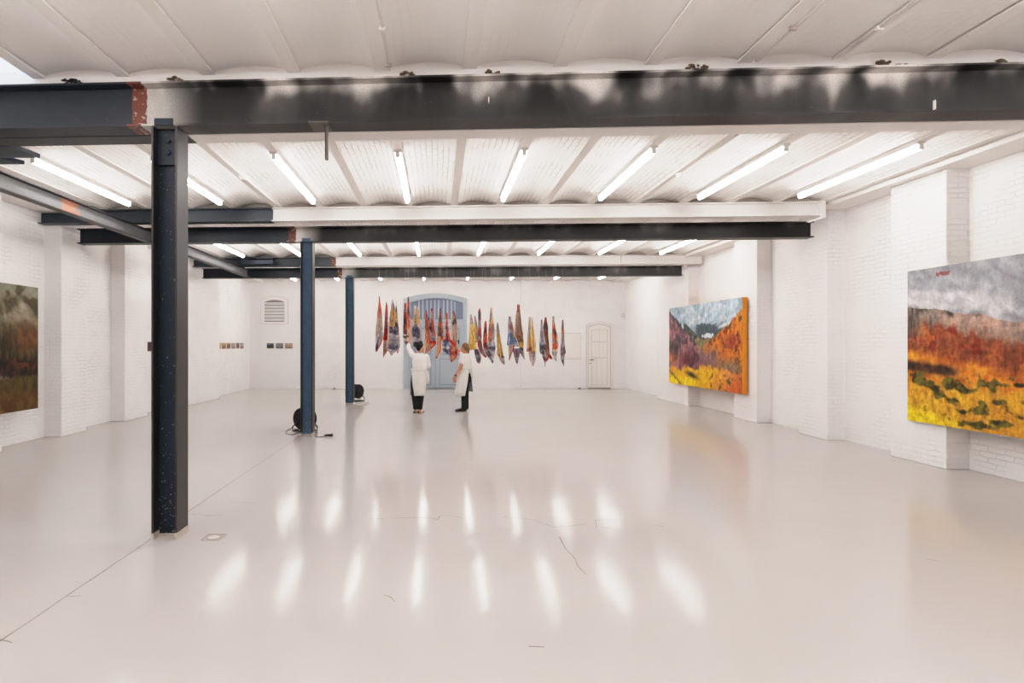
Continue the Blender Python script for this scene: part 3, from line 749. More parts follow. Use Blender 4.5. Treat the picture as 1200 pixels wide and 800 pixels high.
def art_far(u, v):
    dd_ = 15.95 - 3.83 * u; u = (1/dd_ - 1/15.95) / (1/12.12 - 1/15.95)
    U = u * 3.8; V = v * 2.03
    n = fr(U*1.5 + 4, V*1.5); s = fr(U*2 - V*3, V*5 + U*3 + 5); g = fr(U*8 + 3, V*8); gv = fr(U*13, V*3.2 + 8)
    c = mix3((150, 172, 186), (188, 200, 206), .5 + s); c = mix3(c, (128, 148, 164), ss(.05, .4, n) * .6)
    c = mix3(c, (70, 84, 92), ss(.23, .27, v + .03*g + .03*s) * ss(.33, .40, u) * ss(.86, .72, u + .5*(v-.25)))      # dark far hills
    c = mix3(c, (198, 208, 212), math.exp(-((v - .275 + .25*(u-.75)) / .022) ** 2) * ss(.62, .7, u + .04*g))
    gr = mix3((52, 62, 60), (96, 104, 92), .5 + g)
    l1 = .20 + .25 * (u - .22) / .25                                                       # green ridge
    c = mix3(c, gr, ss(0, .03, v - l1 + .02*g) * ss(.18, .22, u))
    c = mix3(c, (216, 220, 224), ss(1.3, .6, ((u - .53) / .085) ** 2 + ((v - .385 - .04*(u-.53)) / .026) ** 2 + 2.2*g))
    c = mix3(c, mix3((110, 116, 84), (150, 128, 80), .5 + g), ss(.40, .45, v + .03*g))
    # orange slope on the right
    l2 = .50 - .36 * (u - .46) / .5 + .025 * g
    org = mix3((198, 104, 32), (222, 142, 30), .5 + gv); org = mix3(org, (130, 66, 38), ss(.1, .4, fr(U*6 + 2, V*7))); org = mix3(org, (70, 62, 44), ss(.2, .45, fr(U*6 + 9, V*8)) * .85)
    c = mix3(c, org, ss(0, .025, v - l2) * ss(.44, .5, u + .02*g))
    c = mix3(c, mix3((122, 44, 32), (160, 72, 44), .5 + g), math.exp(-((v - .46) / .09) ** 2 - ((u - .86) / .13) ** 2) * .9)
    # mauve mountain on the left
    l3 = .03 + .62 * u / .52 + .025 * g
    mv = mix3((112, 80, 92), (176, 124, 128), .5 + gv * 1.2); mv = mix3(mv, (188, 120, 104), ss(.15, .45, fr(U*5 + 1, V*4)) * .7); mv = mix3(mv, (70, 62, 78), ss(.1, .4, -fr(U*3, V*3 + 2)))
    c = mix3(c, mv, ss(0, .03, v - l3) * ss(.72, .64, u + .05*g))
    c = mix3(c, mix3((60, 62, 66), (92, 84, 90), .5 + g), ss(.10, .03, v - l3) * ss(0, .02, v - l3) * ss(.3, .2, u) * .8)
    c = mix3(c, mix3((150, 110, 112), (116, 90, 92), .5 + gv), math.exp(-((v - .66) / .13) ** 2 - ((u - .56) / .14) ** 2) * 1.1)
    c = mix3(c, (92, 38, 40), math.exp(-((v - .67) / .09) ** 2 - ((u - .26) / .12) ** 2) * (.9 + .5*g))
    c = mix3(c, mix3((56, 56, 50), (88, 76, 60), .5 + g), math.exp(-((v - .50) / .08) ** 2 - ((u - .05) / .09) ** 2))
    c = mix3(c, (186, 110, 70), math.exp(-((v - .66) / .07) ** 2 - ((u - .02) / .07) ** 2))
    c = mix3(c, mix3((112, 96, 82), (138, 110, 88), .5 + gv), math.exp(-((v - .74) / .08) ** 2 - ((u - .82) / .2) ** 2) * 1.1)
    yel = mix3((226, 178, 30), (214, 150, 44), .5 + n + .3*g)
    yel = mix3(yel, (206, 132, 66), ss(.58, .8, u + .1*n)); yel = mix3(yel, (190, 96, 50), ss(.86, .98, u*.5 + v*.55 + .04*g))
    c = mix3(c, yel, ss(.755, .80, v + .05*n + .03*g - .03*math.cos(u*6)))
    c = mix3(c, (240, 202, 24), ss(.86, .95, v + .04*n) * ss(.42, .3, u))
    c = mix3(c, mix3((48, 46, 34), (84, 76, 44), .5 + g), math.exp(-((v - .86 - .35*(u-.3)) / .03) ** 2 - ((u - .31) / .07) ** 2) * 1.2)
    c = mix3(c, (100, 88, 44), math.exp(-((v - .83 - 1.0*u + .02*g) / .018) ** 2) * ss(.22, .15, u) * .8)
    c = mix3(c, (84, 70, 48), ss(.25, .4, fr(U*6 + 30, V*9)) * ss(.8, .84, v) * ss(.5, .6, u) * .8)
    gh = fr(U*22, V*12 + 3, 3)
    return tuple(q * (1 + .12*g + .16*gh) for q in c)
def art_left(u, v):
    U = u * 3.1; V = v * 1.93
    n = fr(U*1.5 + 9, V*1.5); s = fr(U*3 + V*2.4, V*2 - U*1.4 + 5); g = fr(U*8 + 3, V*8 + 1); gv = fr(U*10, V*3 + 8)
    c = mix3((116, 108, 84), (168, 160, 138), .5 + s*1.3); c = mix3(c, (156, 160, 140), ss(.12, .02, v + .06*n) * ss(.35, .2, u)); c = mix3(c, (70, 62, 40), ss(.05, .35, -s + .3*g) * .6)
    c = mix3(c, mix3((46, 42, 24), (100, 90, 54), .5 + gv*1.3), ss(.22, .42, v + .10*s - .25*(.3-u)*1.2))
    c = mix3(c, mix3((96, 58, 36), (122, 78, 48), .5 + g), math.exp(-((v - .42) / .12) ** 2 - ((u - .07) / .12) ** 2) * 1.0)
    c = mix3(c, mix3((28, 24, 18), (66, 40, 26), .5 + g), ss(.52, .60, v + .05*g + .05*n))
    c = mix3(c, (130, 66, 34), ss(.16, .4, fr(U*5, V*6 + 12)) * ss(.45, .5, v) * ss(.72, .62, v) * ss(.3, .1, u) * .8)
    c = mix3(c, (150, 140, 134), math.exp(-((v - .735 + .06*(u-.25)) / .02) ** 2 - ((u - .27) / .08) ** 2) * (.8 + g))
    c = mix3(c, mix3((62, 52, 28), (98, 80, 42), .5 + gv), ss(.72, .76, v + .04*g + .1*(.2-u)))
    c = mix3(c, mix3((92, 66, 34), (112, 82, 44), .5 + g), ss(.82, .87, v + .03*g))
    return tuple(q * (1 + .12*g) * .92 for q in c)
paint_canvas('landscape_painting', 'large landscape painting with grey sky over orange and yellow moor, nearest on the right wall', 6.42, 6.46, 7.93, 4.13, .567, 2.596, art_near, (150, 120, 70), 330, 180, 1)
paint_canvas('landscape_painting', 'valley landscape painting with mauve mountain and orange canvas edge, farther along the right wall', 6.36, 6.46, 15.95, 12.12, .557, 2.586, art_far, (226, 150, 40), 240, 150, 1)
paint_canvas('landscape_painting', 'dark olive and brown landscape painting on the left wall', -6.42, -6.46, 9.32, 6.2, .577, 2.51, art_left, (70, 60, 40), 200, 140, -1)

# small pictures
def small_picture(corners, nrm, pal, label, group):
    # corners: bottom-left, bottom-right, top-right, top-left on the wall as seen
    bl, br, trr, tl = [Vector(q) for q in corners]; nrm = Vector(nrm); n = 12; vs = []; cs = []
    off = random.uniform(0, 90)
    for j in range(n + 1):
        for i in range(n + 1):
            u = i / n; v = j / n
            p = tl.lerp(trr, u).lerp(bl.lerp(br, u), v) + nrm * .026
            t = v + .18 * fr(u*4 + off, v*4); q = t * (len(pal) - 1); k = max(0, min(len(pal) - 2, int(q)))
            vs.append(p); cs.append(lin(tuple(min(255, c * (1 + .2*fr(u*7 + off, v*7))) for c in mix3(pal[k], pal[k+1], q - k))))
    e = empty('small_picture', (bl + br) / 2); tag(e, label, 'picture', group)
    mb = MB(); mb.add(vs, [(j*(n+1)+i, j*(n+1)+i+1, (j+1)*(n+1)+i+1, (j+1)*(n+1)+i) for j in range(n) for i in range(n)])
    o = build(mb, 'picture_face', M['oil'], e); a = o.data.color_attributes.new('Col', 'FLOAT_COLOR', 'POINT')
    for i, cc in enumerate(cs): a.data[i].color = (*cc, 1)
    mb = MB(); mb.add([bl, br, trr, tl] + [q + nrm * .025 for q in (bl, br, trr, tl)], [(0,1,2,3),(4,5,6,7),(0,1,5,4),(1,2,6,5),(2,3,7,6),(3,0,4,7)])
    build(mb, 'picture_panel', M['skirt'], e)
for k, (a, b, pal, w) in enumerate(((313, 321, [(140,150,160),(80,84,84),(100,94,84)], 'left of the three small landscapes under the louvre'), (323.6, 332, [(130,140,156),(150,150,150),(96,98,98)], 'middle of the three small landscapes under the louvre'), (334.3, 343, [(176,160,156),(170,150,126),(140,120,100)], 'right of the three small landscapes under the louvre'))):
    small_picture([(bx(a), YB, bz(408)), (bx(b), YB, bz(408)), (bx(b), YB, bz(402)), (bx(a), YB, bz(402))], (0, -1, 0), pal, w, 'small landscapes on the back wall')
pals = [[(200,160,90),(190,150,100)], [(200,180,140),(150,110,90),(120,90,80)], [(210,180,120),(110,90,80),(150,120,90)], [(190,170,170),(140,120,110)], [(150,140,140),(90,80,80),(160,120,100)], [(150,160,176),(170,160,160),(130,70,80)]]
od = ['nearest', 'second nearest', 'third nearest', 'fourth nearest', 'fifth nearest', 'farthest']
for k, ((a, b), pal) in enumerate(zip(((255.6, 258.4), (259.2, 264.2), (265, 269.6), (270.4, 275.2), (276, 280), (280.8, 285)), pals)):
    ya = XW * F / (VX - a); yb = XW * F / (VX - b)
    if k == 0: ya = 17.42
    small_picture([(-XW, ya + .03, 1.46), (-XW, yb - .03, 1.46), (-XW, yb - .03, 1.65), (-XW, ya + .03, 1.65)], (1, 0, 0), pal, '%s of six small pictures in a row on the far left wall' % od[k], 'row of six small pictures')
small_picture([(-XW, 13.55, 1.44), (-XW, 13.72, 1.44), (-XW, 13.72, 1.66), (-XW, 13.55, 1.66)], (1, 0, 0), [(90,70,66),(60,44,44),(120,66,50)], 'small dark picture on the left wall just left of the front column', None)

# ------------------------------------------------------------------ hanging silk scarves
O=(208,92,48); R=(160,48,38); T=(172,150,132); LB=(176,178,192); NB=(58,66,92); G=(196,160,104); Y=(226,188,92); P=(204,152,120); GR=(150,145,150); DK=(52,42,48); BR=(128,76,52); CR=(216,200,186); PU=(122,94,112); BL=(96,124,166); HR=(186,44,32); HC=(186,150,140)
def A(rows): return [(340 + y/10, 430 + a/10, 430 + b/10) for y, a, b in rows]
def B(rows): return [(350 + y/10, 470 + a/10, 470 + b/10) for y, a, b in rows]
def C(rows): return [(355 + y/10, 540 + a/10, 540 + b/10) for y, a, b in rows]
def D(rows): return [(350 + y/9.3, 590 + a/9.3, 590 + b/9.3) for y, a, b in rows]
silk_n = 0
def scarf(label, d, panels, nx=18):
    global silk_n; silk_n += 1
    sd = silk_n * 13.7
    top = min(panels, key=lambda p: p[0][0][0])[0][0]
    tp = W((top[1] + top[2]) / 2, top[0], d)
    e = empty('silk_scarf', tp); tag(e, label, 'scarf', 'silk scarves hanging in a row')
    vs = []; fs = []; cs = []
    for pi_, (rows, grad, hem) in enumerate(panels):
        y0 = rows[0][0]; y1 = rows[-1][0]; ny = max(8, int((y1 - y0) / .6)); base = len(vs)
        for j in range(ny + 1):
            yy = y0 + (y1 - y0) * j / ny; k = 0
            while k < len(rows) - 2 and rows[k+1][0] < yy: k += 1
            a = rows[k]; b = rows[k+1]; t = (yy - a[0]) / max(1e-6, b[0] - a[0])
            xl = a[1] + (b[1] - a[1]) * t; xr = a[2] + (b[2] - a[2]) * t
            tt = j / ny; wid = (xr - xl) * d / F
            for i in range(nx + 1):
                u = i / nx; ph = 2 * pi * u * (1.9 + .5 * sin(sd)) + sd + .7 * sin(tt * 4 + sd) + .5 * fr(u*2 + sd, tt*3)
                w_ = sin(ph); w_ = w_ * (1.45 - .45 * w_ * w_)
                dep = -.012 * pi_ + (.17 * wid) * w_ + .03 * wid * sin(2.7 * ph + 1) + .02 * sin(tt * 5 + u * 3 + sd)
                p = W(xl + (xr - xl) * u, yy, d); p.y += dep; vs.append(p)
                # colour
                q = min(.9999, max(0, tt + .13 * fr(u*2.5 + sd, tt*5))) * (len(grad) - 1); kk = int(q)
                c = mix3(grad[kk], grad[kk+1], ss(.3, .7, q - kk))
                m = fr(u*6 + sd*2, tt*14 + pi_*4, 5); c = mix3(c, DK, ss(.22, .45, m) * .42); m2 = fr(u*6 + sd*3, tt*16 + 30, 5); c = mix3(c, CR, ss(.15, .5, m2) * .5)
                m3 = fr(u*7 + sd, tt*12 + 60, 5); c = mix3(c, grad[(kk+2) % len(grad)], ss(.15, .35, m3) * .5); c = mix3(c, (190, 176, 168), .16)
                sh = 1 + .22 * sin(ph + .8) * (0 if wid < .02 else 1) * .5  # light and shade of the folds mixed into the silk colour
                if hem:
                    hc, sides = hem
                    if ('L' in sides and u < .14) or ('R' in sides and u > .86) or ('B' in sides and tt > .91): c = hc; sh = 1
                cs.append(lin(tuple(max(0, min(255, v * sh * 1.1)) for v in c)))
        for j in range(ny):
            for i in range(nx):
                fs.append((base + j*(nx+1)+i, base + j*(nx+1)+i+1, base + (j+1)*(nx+1)+i+1, base + (j+1)*(nx+1)+i))
    mb = MB(); mb.add(vs, fs); o = build(mb, 'scarf_cloth', M['silk'], e, smooth=True, norm=False)
    a = o.data.color_attributes.new('Col', 'FLOAT_COLOR', 'POINT')
    for i, cc in enumerate(cs): a.data[i].color = (*cc, 1)
    near_ = min((-4.895 + 1.475*q_ for q_ in range(8)), key=lambda q_: abs(q_ - tp.x)); tx_ = tp.x if abs(near_ - tp.x) > .12 else near_ + (.14 if tp.x > near_ else -.14)
    mb = MB(); mb.tube([tp + Vector((0, -.005, -.01)), tp + Vector((0, 0, .3)), Vector((tx_, d, ZC + .03))], .0008, 4); build(mb, 'hanging_thread', M['white_steel'], e)
scarf('leftmost hanging scarf, orange at the top and pale blue below', 13.7, [
    (A([(65,141,149),(150,134,160),(250,120,174),(380,110,182),(500,98,188),(565,98,191),(600,98,165),(640,98,145),(700,99,128),(720,104,112)]), [DK,O,(196,110,80),T,T,LB,LB,NB], (HR,'')),
    (A([(500,172,190),(570,165,191),(640,148,160),(720,104,116)]), [LB,P,HR,HR], (HR,'R'))])
scarf('narrow red-orange hanging scarf with peach tip, second from the left', 13.9, [
    (A([(138,220,232),(180,218,242),(260,212,246),(400,204,246),(500,196,244),(590,190,244)]), [O,(190,70,50),(150,90,90),(130,86,96),R,HR], (HR,'BR')),
    (A([(585,192,250),(680,190,262),(710,190,240),(785,188,193)]), [P,T,P,P], (HR,'R'))])
scarf('wide gold and blue-grey hanging scarf with two peaks, third from the left', 13.6, [
    (A([(110,292,304),(160,285,322),(200,282,330),(300,266,335),(400,250,338),(480,246,338)]), [LB,GR,G,G,G,NB], None),
    (A([(130,338,347),(200,336,350),(300,332,358),(430,330,370),(520,320,372)]), [CR,DK,G,DK,DK], None),
    (A([(425,246,372),(500,243,376),(560,240,382),(620,230,386),(665,222,388),(700,240,362),(740,270,312),(768,284,292)]), [NB,NB,LB,GR,NB,LB,CR], (HC,'LRB')),
    (A([(560,362,384),(660,366,388),(735,350,366)]), [GR,LB,P], (HR,'B'))])
scarf('slim dark red striped hanging scarf left of the raised hand', 13.5, [
    (A([(150,440,460),(210,436,464),(300,430,468),(420,426,470),(520,424,470)]), [R,PU,R,DK,R,DK], (R,'L')),
    (A([(510,424,486),(570,424,488),(620,445,480),(645,462,470)]), [CR,DK,CR,DK,GR], None)])
scarf('slim orange hanging scarf held by the raised hand of the dark-haired woman', 13.86, [
    (A([(75,482,488),(120,476,494),(200,472,500),(350,470,508),(480,474,516),(600,476,516),(680,478,512)]), [DK,O,DK,O,O,P,P,P], (HC,''))])
scarf('gold and blue hanging scarf just behind the dark-haired head', 14.1, [
    (B([(78,156,174),(140,150,180),(200,146,182),(300,140,190)]), [CR,G,GR,G,G], None), (B([(88,194,208),(150,188,214),(220,184,218),(330,190,228)]), [CR,G,G,Y], None),
    (B([(290,134,228),(380,124,236),(480,120,238),(600,132,238),(640,150,230)]), [LB,NB,NB,LB,LB,LB], (HC,'R'))])
scarf('peach hanging scarf with bold red hem over the left door leaf', 14.0, [
    (B([(130,290,302),(180,284,310),(300,279,318),(420,276,326),(520,275,340)]), [R,R,BR,P,P], (HR,'R')),
    (B([(510,275,408),(530,275,410),(560,276,380),(600,276,336),(655,274,284)]), [P,P,P,P], (HR,'R'))])
scarf('grey hanging scarf with red border and hooked red tip over the left door leaf', 13.7, [
    (B([(220,310,322),(300,314,362),(400,322,396),(480,330,412),(522,332,412)]), [DK,GR,DK,GR,GR,GR], (HR,'LB')),
    (B([(112,350,370),(180,352,378),(260,350,380),(360,364,392),(440,386,410)]), [R,GR,R,R,O], (HR,'R'))])
scarf('dark-topped orange hanging scarf with long peach point, over the door centre', 13.8, [
    (B([(110,452,468),(160,448,472),(220,443,478),(300,434,488),(400,428,500),(480,424,512)]), [DK,BR,DK,O,BR,DK,O], None),
    (B([(440,424,486),(520,420,482),(620,414,480),(650,412,455),(698,409,418)]), [P,P,P,P,P], (HR,'B'))])
scarf('thin salmon and black hanging scarf with blue lower corner', 13.95, [
    (B([(165,522,545),(190,522,548),(260,526,550),(350,520,558),(440,520,570),(500,516,578)]), [R,O,(216,110,96),DK,(216,110,96),R,R], None),
    (B([(470,486,560),(520,482,575),(580,478,572),(620,500,572),(655,545,568)]), [NB,BL,LB,NB,BL], (R,'')),
    (B([(470,562,576),(520,580,640),(555,630,652)]), [HR,HR,HR], (HR,'LRB'))])
scarf('taupe hanging scarf with looped red hem, touched by the fair-haired woman', 14.78, [
    (B([(145,604,622),(200,600,632),(260,597,645),(350,590,655),(450,584,658),(520,578,652),(545,600,652)]), [R,P,DK,T,T,T,T], None),
    (B([(180,620,630),(250,632,648),(350,640,657),(450,646,660)]), [R,R,R,DK], None),
    (B([(540,574,650),(600,572,662),(650,572,666),(700,574,640),(738,580,596)]), [P,P,R,P,R], (HR,'LRB'))])
scarf('yellow hanging scarf right beside the fair hair, navy lower corner', 14.3, [
    (C([(130,110,126),(200,105,143),(300,102,160),(400,98,172),(500,86,182),(548,96,186)]), [GR,GR,Y,Y,Y,(236,190,80)], (HC,'L')),
    (C([(540,156,205),(600,164,230),(640,170,240),(690,186,234),(708,200,222)]), [NB,NB,GR,NB,LB], (HC,'RB'))])
scarf('grey and gold narrow hanging scarf just right of the yellow one', 14.1, [
    (C([(150,158,170),(200,158,182),(260,160,195),(360,166,206),(460,180,214)]), [GR,GR,G,GR,G], None)])
scarf('tall dark red and grey hanging scarf right of the door', 13.9, [
    (C([(65,214,230),(100,202,236),(200,204,240),(350,200,244),(440,198,246),(510,198,248)]), [R,DK,GR,R,GR,DK], (HR,'')),
    (C([(440,198,246),(520,204,258),(580,225,280),(615,262,304),(636,280,300)]), [R,R,PU,GR,R], (HR,'LB'))])
scarf('short orange and black hanging scarf with lavender tail', 13.7, [
    (C([(210,278,302),(260,272,306),(350,266,308),(430,260,312),(530,262,318)]), [GR,O,R,DK,O,O,DK,R], None),
    (C([(500,262,330),(560,272,362),(610,300,384),(660,338,384),(702,366,380)]), [R,GR,PU,LB,NB], None)])
scarf('tall brown and cream hanging scarf with blue-white corner', 13.55, [
    (C([(55,345,370),(120,342,372),(200,334,376),(300,326,372),(450,314,368)]), [CR,GR,G,BR,O,BR], (HC,'R')),
    (C([(180,368,374),(260,368,388),(340,366,406),(400,368,400),(440,368,392)]), [CR,GR,LB,GR], None),
    (C([(440,318,392),(480,306,402),(540,316,402),(590,350,398),(622,376,388)]), [CR,LB,NB,LB,GR], (HC,'L'))])
scarf('lone slanting olive-gold hanging scarf with grey tip', 13.7, [
    (C([(228,424,436),(270,418,446),(330,418,456),(400,422,466),(500,422,484),(600,424,502),(650,450,512)]), [GR,GR,G,G,G,G], (HC,'')),
    (C([(620,440,510),(660,456,516),(700,478,518),(724,504,514)]), [NB,LB,GR,CR], (HC,'LB'))])
scarf('blue and purple hanging scarf overlapping the tallest red-bordered one', 13.6, [
    (D([(192,60,74),(260,52,88),(350,50,112),(420,46,132),(500,38,160),(520,60,165)]), [DK,GR,PU,LB,BL,BL,LB], (HC,'')),
    (D([(250,84,92),(340,92,112),(420,100,128)]), [O,O,Y], None),
    (D([(510,55,118),(560,55,104),(620,55,84),(668,56,66)]), [T,T,T,T], (HR,'R')),
    (D([(540,98,176),(600,110,172),(660,122,162),(704,138,154)]), [BL,PU,PU,GR,PU], (HC,''))])
scarf('tallest hanging scarf, taupe with a red border and yellow side', 13.75, [
    (D([(62,150,174),(110,146,178),(190,130,184),(280,126,194),(350,122,204),(395,122,204),(420,124,150)]), [R,BR,T,T,T,T,T], (HR,'R')),
    (D([(120,164,178),(220,178,190),(320,190,205),(400,200,212),(500,206,220)]), [R,DK,G,DK,Y], None),
    (D([(400,130,208),(460,150,216),(520,170,220),(580,176,222),(620,200,228),(658,222,230)]), [BR,BR,Y,DK,GR,LB], (HC,'R'))])
scarf('cream and gold hanging scarf with two peaks and pale tip', 13.7, [
    (D([(198,274,296),(300,270,298),(400,262,300),(500,258,306),(575,250,320)]), [(200,170,160),T,LB,G,G,BR], None),
    (D([(205,302,312),(300,300,326),(400,300,340),(500,300,353),(580,296,356)]), [GR,G,Y,G,Y], None),
    (D([(570,268,356),(620,276,352),(670,284,350),(710,308,332),(732,318,324)]), [BR,GR,LB,CR,CR], (HC,'LRB'))])
scarf('blue and white hanging scarf with thin pointed tail', 13.8, [
    (D([(225,408,424),(300,402,432),(400,398,446),(500,392,464),(560,392,460),(600,400,450)]), [DK,LB,GR,LB,NB,NB], None),
    (D([(560,402,462),(620,420,460),(680,442,458),(740,449,454)]), [LB,GR,NB,LB,NB], None)])
scarf('brown and peach hanging scarf with red hem beside the blue and white one', 14.0, [
    (D([(200,450,466),(300,436,482),(400,436,484),(500,450,496),(600,440,504),(640,440,500),(690,456,468)]), [R,DK,BR,BR,BR,P,GR], (HR,'B')),
    (D([(600,470,500),(630,494,524),(655,506,530)]), [P,R,HR], (HR,'R'))])
scarf('orange and grey hanging scarf, second from the right end', 13.7, [
    (D([(190,534,550),(260,534,558),(320,534,566),(400,530,590),(500,530,604),(560,530,590)]), [GR,LB,O,DK,O,GR,O,O], None),
    (D([(550,530,590),(600,530,582),(650,550,580),(682,568,578)]), [CR,GR,LB,GR], None)])
scarf('rightmost hanging scarf, slim grey-blue with a dark orange top', 13.8, [
    (D([(228,641,649),(300,636,655),(400,630,662),(500,625,668),(590,622,676),(605,622,664)]), [DK,DK,O,GR,LB,PU,GR], None),
    (D([(590,624,662),(660,624,660),(700,640,660),(734,655,660)]), [PU,LB,NB,LB], None)])

# ------------------------------------------------------------------ cable reels
def reel(c, ang, label, lead, plug, d_near):
    c = Vector(c); ax = Vector((sin(ang), -cos(ang), 0)); sd = Vector((cos(ang), sin(ang), 0)); up = Vector((0, 0, 1))
    e = empty('cable_reel', (c.x, c.y, 0)); tag(e, label, 'cable reel')
    w = .17
    for s in (1, -1):
        mb = MB(); mb.disc(c + ax * s * w/2, .03, .195, ax, .012, 36); mb.disc(c + ax * s * w/2, .18, .20, ax, .022, 36)
        fl = build(mb, 'flange', M['black'], e)
        if s == 1:
            mb = MB(); mb.disc(c + ax * (w/2 + .012), .002, .075, ax, .02, 28); build(mb, 'socket_plate', M['rubber'], fl)
    mb = MB(); mb.disc(c, .02, .08, ax, w - .02, 28); build(mb, 'hub', M['black'], e)
    mb = MB(); pts = []
    for k in range(9 * 20 + 1):
        t = k / (9 * 20); a = 2 * pi * 9 * t; pts.append(c + ax * ((t - .5) * (w - .05)) + (sd * cos(a) + up * sin(a)) * (.14 + .008 * sin(k * .7)))
    mb.tube(pts, .012, 6); build(mb, 'wound_cable', M['rubber'], e, smooth=True)
    # tubular stand: two side hoops and cross bars
    mb = MB()
    for s in (1, -1):
        o = c + ax * s * (w/2 + .03); zf = .012 - c.z
        mb.tube([o, o - sd*.10 + up*(zf*.35), o - sd*.20 + up*(zf*.72), o - sd*.19 + up*zf, o + up*zf, o + sd*.19 + up*zf, o + sd*.20 + up*(zf*.72), o + sd*.10 + up*(zf*.35), o], .012, 8)
    for q in (-.19, .19):
        mb.tube([c + ax*(w/2+.03) + sd*q + up*(.012-c.z), c - ax*(w/2+.03) + sd*q + up*(.012-c.z)], .012, 8)
    mb.tube([c + ax*(w/2+.04), c - ax*(w/2+.04)], .014, 8)
    build(mb, 'stand', M['black'], e, smooth=True)
    mb = MB(); mb.tube([Vector((q.x, q.y, q.z + .006)) for q in lead], .005, 6); build(mb, 'power_lead', M['rubber'] if plug else M['skirt'], e, smooth=True)
    if plug:
        q = Vector(lead[-1]); mb = MB(); mb.capsule(q + Vector((-.03, 0, .02)), .012, q + Vector((.05, 0, .02)), .02, 10); mb.disc(q + Vector((.085, 0, .022)), .001, .024, (1, 0, 0), .03, 14)
        pg = build(mb, 'plug', M['black'], e, smooth=True)
        mb = MB(); mb.tube([q + Vector((.10, -.01, .022)), q + Vector((.135, -.01, .03))], .003, 6); mb.tube([q + Vector((.10, .01, .022)), q + Vector((.135, .01, .03))], .003, 6); build(mb, 'plug_pin', M['chrome'], pg)
def curve(pts, n=6):
    out = []; P = [Vector(p) for p in pts]
    for i in range(len(P) - 1):
        a = P[max(0, i-1)]; b = P[i]; c = P[i+1]; d = P[min(len(P)-1, i+2)]
        for k in range(n):
            t = k / n; out.append(.5 * ((2*b) + (c - a)*t + (2*a - 5*b + 4*c - d)*t*t + (3*b - a - 3*c + d)*t*t*t))
    out.append(P[-1]); return out
c1 = W(357.3, 489.6, 10.72); c1.z = .235
reel(c1, radians(-28), 'black cable reel on a tubular stand behind the middle column', curve([FL(350, 504), FL(343, 502), FL(336, 505), FL(335, 508), FL(342, 509.5), FL(350, 507.5), FL(362, 505.5), FL(370, 506.5), FL(371.5, 508), FL(369, 511), FL(374, 512.3), FL(383, 511)]), True, 0)
c2 = W(417.6, 458, 16.35); c2.z = .28
reel(c2, radians(48), 'smaller-looking black cable reel behind the farthest column', curve([FL(424, 466), FL(425, 470), FL(426.5, 473), FL(431, 471), FL(432.5, 472.6), FL(428, 474.6), FL(416, 474)]), False, 0)

# ------------------------------------------------------------------ people
M['skin'] = plain('skin', lin((206, 160, 134)), .5, var=.06, scale=15)
M['skin2'] = plain('tanned_skin', lin((200, 146, 116)), .5, var=.06, scale=15)
M['lip'] = plain('lips', lin((170, 100, 92)), .4)
M['eye'] = plain('eye_white', (.8, .8, .78), .2)
M['iris'] = plain('dark_iris', (.03, .02, .015), .2)
M['hair_dark'] = plain('black_hair', (.008, .007, .008), .45, var=.4, scale=60, bump=.4)
M['hair_fair'] = plain('brown_blond_hair', lin((134, 104, 74)), .45, var=.5, scale=50, bump=.4)
M['cotton'] = plain('white_cotton', (.84, .815, .79), .85, var=.03, scale=12, bump=.08)
M['apron'] = plain('off_white_cotton', (.80, .775, .75), .85, var=.04, scale=10, bump=.08)
M['trouser'] = plain('black_trousers', (.010, .014, .014), .8, var=.2)
M['shoe_brown'] = plain('brown_sneaker', lin((120, 92, 72)), .6, var=.35, scale=50)
M['sole'] = plain('white_sole', (.75, .72, .66), .6)
M['shoe_black'] = plain('black_leather', (.012, .012, .012), .3)

def remeshed(mb, name, mat, parent, voxel, it=6, subd=False):
    me = mb.mesh('tmp', mat); o = bpy.data.objects.new('tmp', me); COL.objects.link(o)
    fix_normals(me)
    r = o.modifiers.new('r', 'REMESH'); r.mode = 'VOXEL'; r.voxel_size = voxel
    s = o.modifiers.new('s', 'SMOOTH'); s.iterations = it; s.factor = .5
    dg = bpy.context.evaluated_depsgraph_get()
    nm = bpy.data.meshes.new_from_object(o.evaluated_get(dg)); nm.name = name
    bpy.data.objects.remove(o); nm.materials.clear(); nm.materials.append(mat)
    for p in nm.polygons: p.use_smooth = True
    q = bpy.data.objects.new(name, nm); COL.objects.link(q)
    if parent is not None: q.parent = parent
    return q
def hand(mb, wrist, dirn, palm, tside, curl=.35, s=1.0):
    """palm and five separate fingers; dirn: wrist->knuckles, palm: palm-facing normal, tside: thumb side"""
    d = Vector(dirn).normalized(); pn = Vector(palm); pn = (pn - d * pn.dot(d)).normalized(); ts = Vector(tside); ts = (ts - d*ts.dot(d) - pn*ts.dot(pn)).normalized()
    w = Vector(wrist)
    for q in (-.028, -.010, .009, .027):
        mb.capsule(w + d*.01*s + ts*q*.6*s, .015*s, w + d*.085*s + ts*q*s, .0125*s, 8)
    for q, ln in ((.029, .068), (.0095, .078), (-.0105, .072), (-.029, .056)):
        p = w + d*.088*s + ts*q*s; dd = d.copy(); r = .0088*s
        dd = (dd + ts*q*2.2).normalized()
        for k, fr_ in enumerate((.45, .32, .23)):
            a = curl * (.5 + .45*k); dd2 = (dd*cos(a) + pn*sin(a)).normalized(); n = p + dd2*ln*fr_*s
            mb.capsule(p, r, n, r*.92, 8); p = n; r *= .92; dd = dd2
    p = w + d*.025*s + ts*.028*s; n = p + (d*.6 + ts*.75 + pn*.25).normalized()*.042*s; mb.capsule(p, .013*s, n, .0105*s, 8)
    n2 = n + (d*.9 + ts*.25 + pn*.3).normalized()*.034*s; mb.capsule(n, .0105*s, n2, .0085*s, 8)
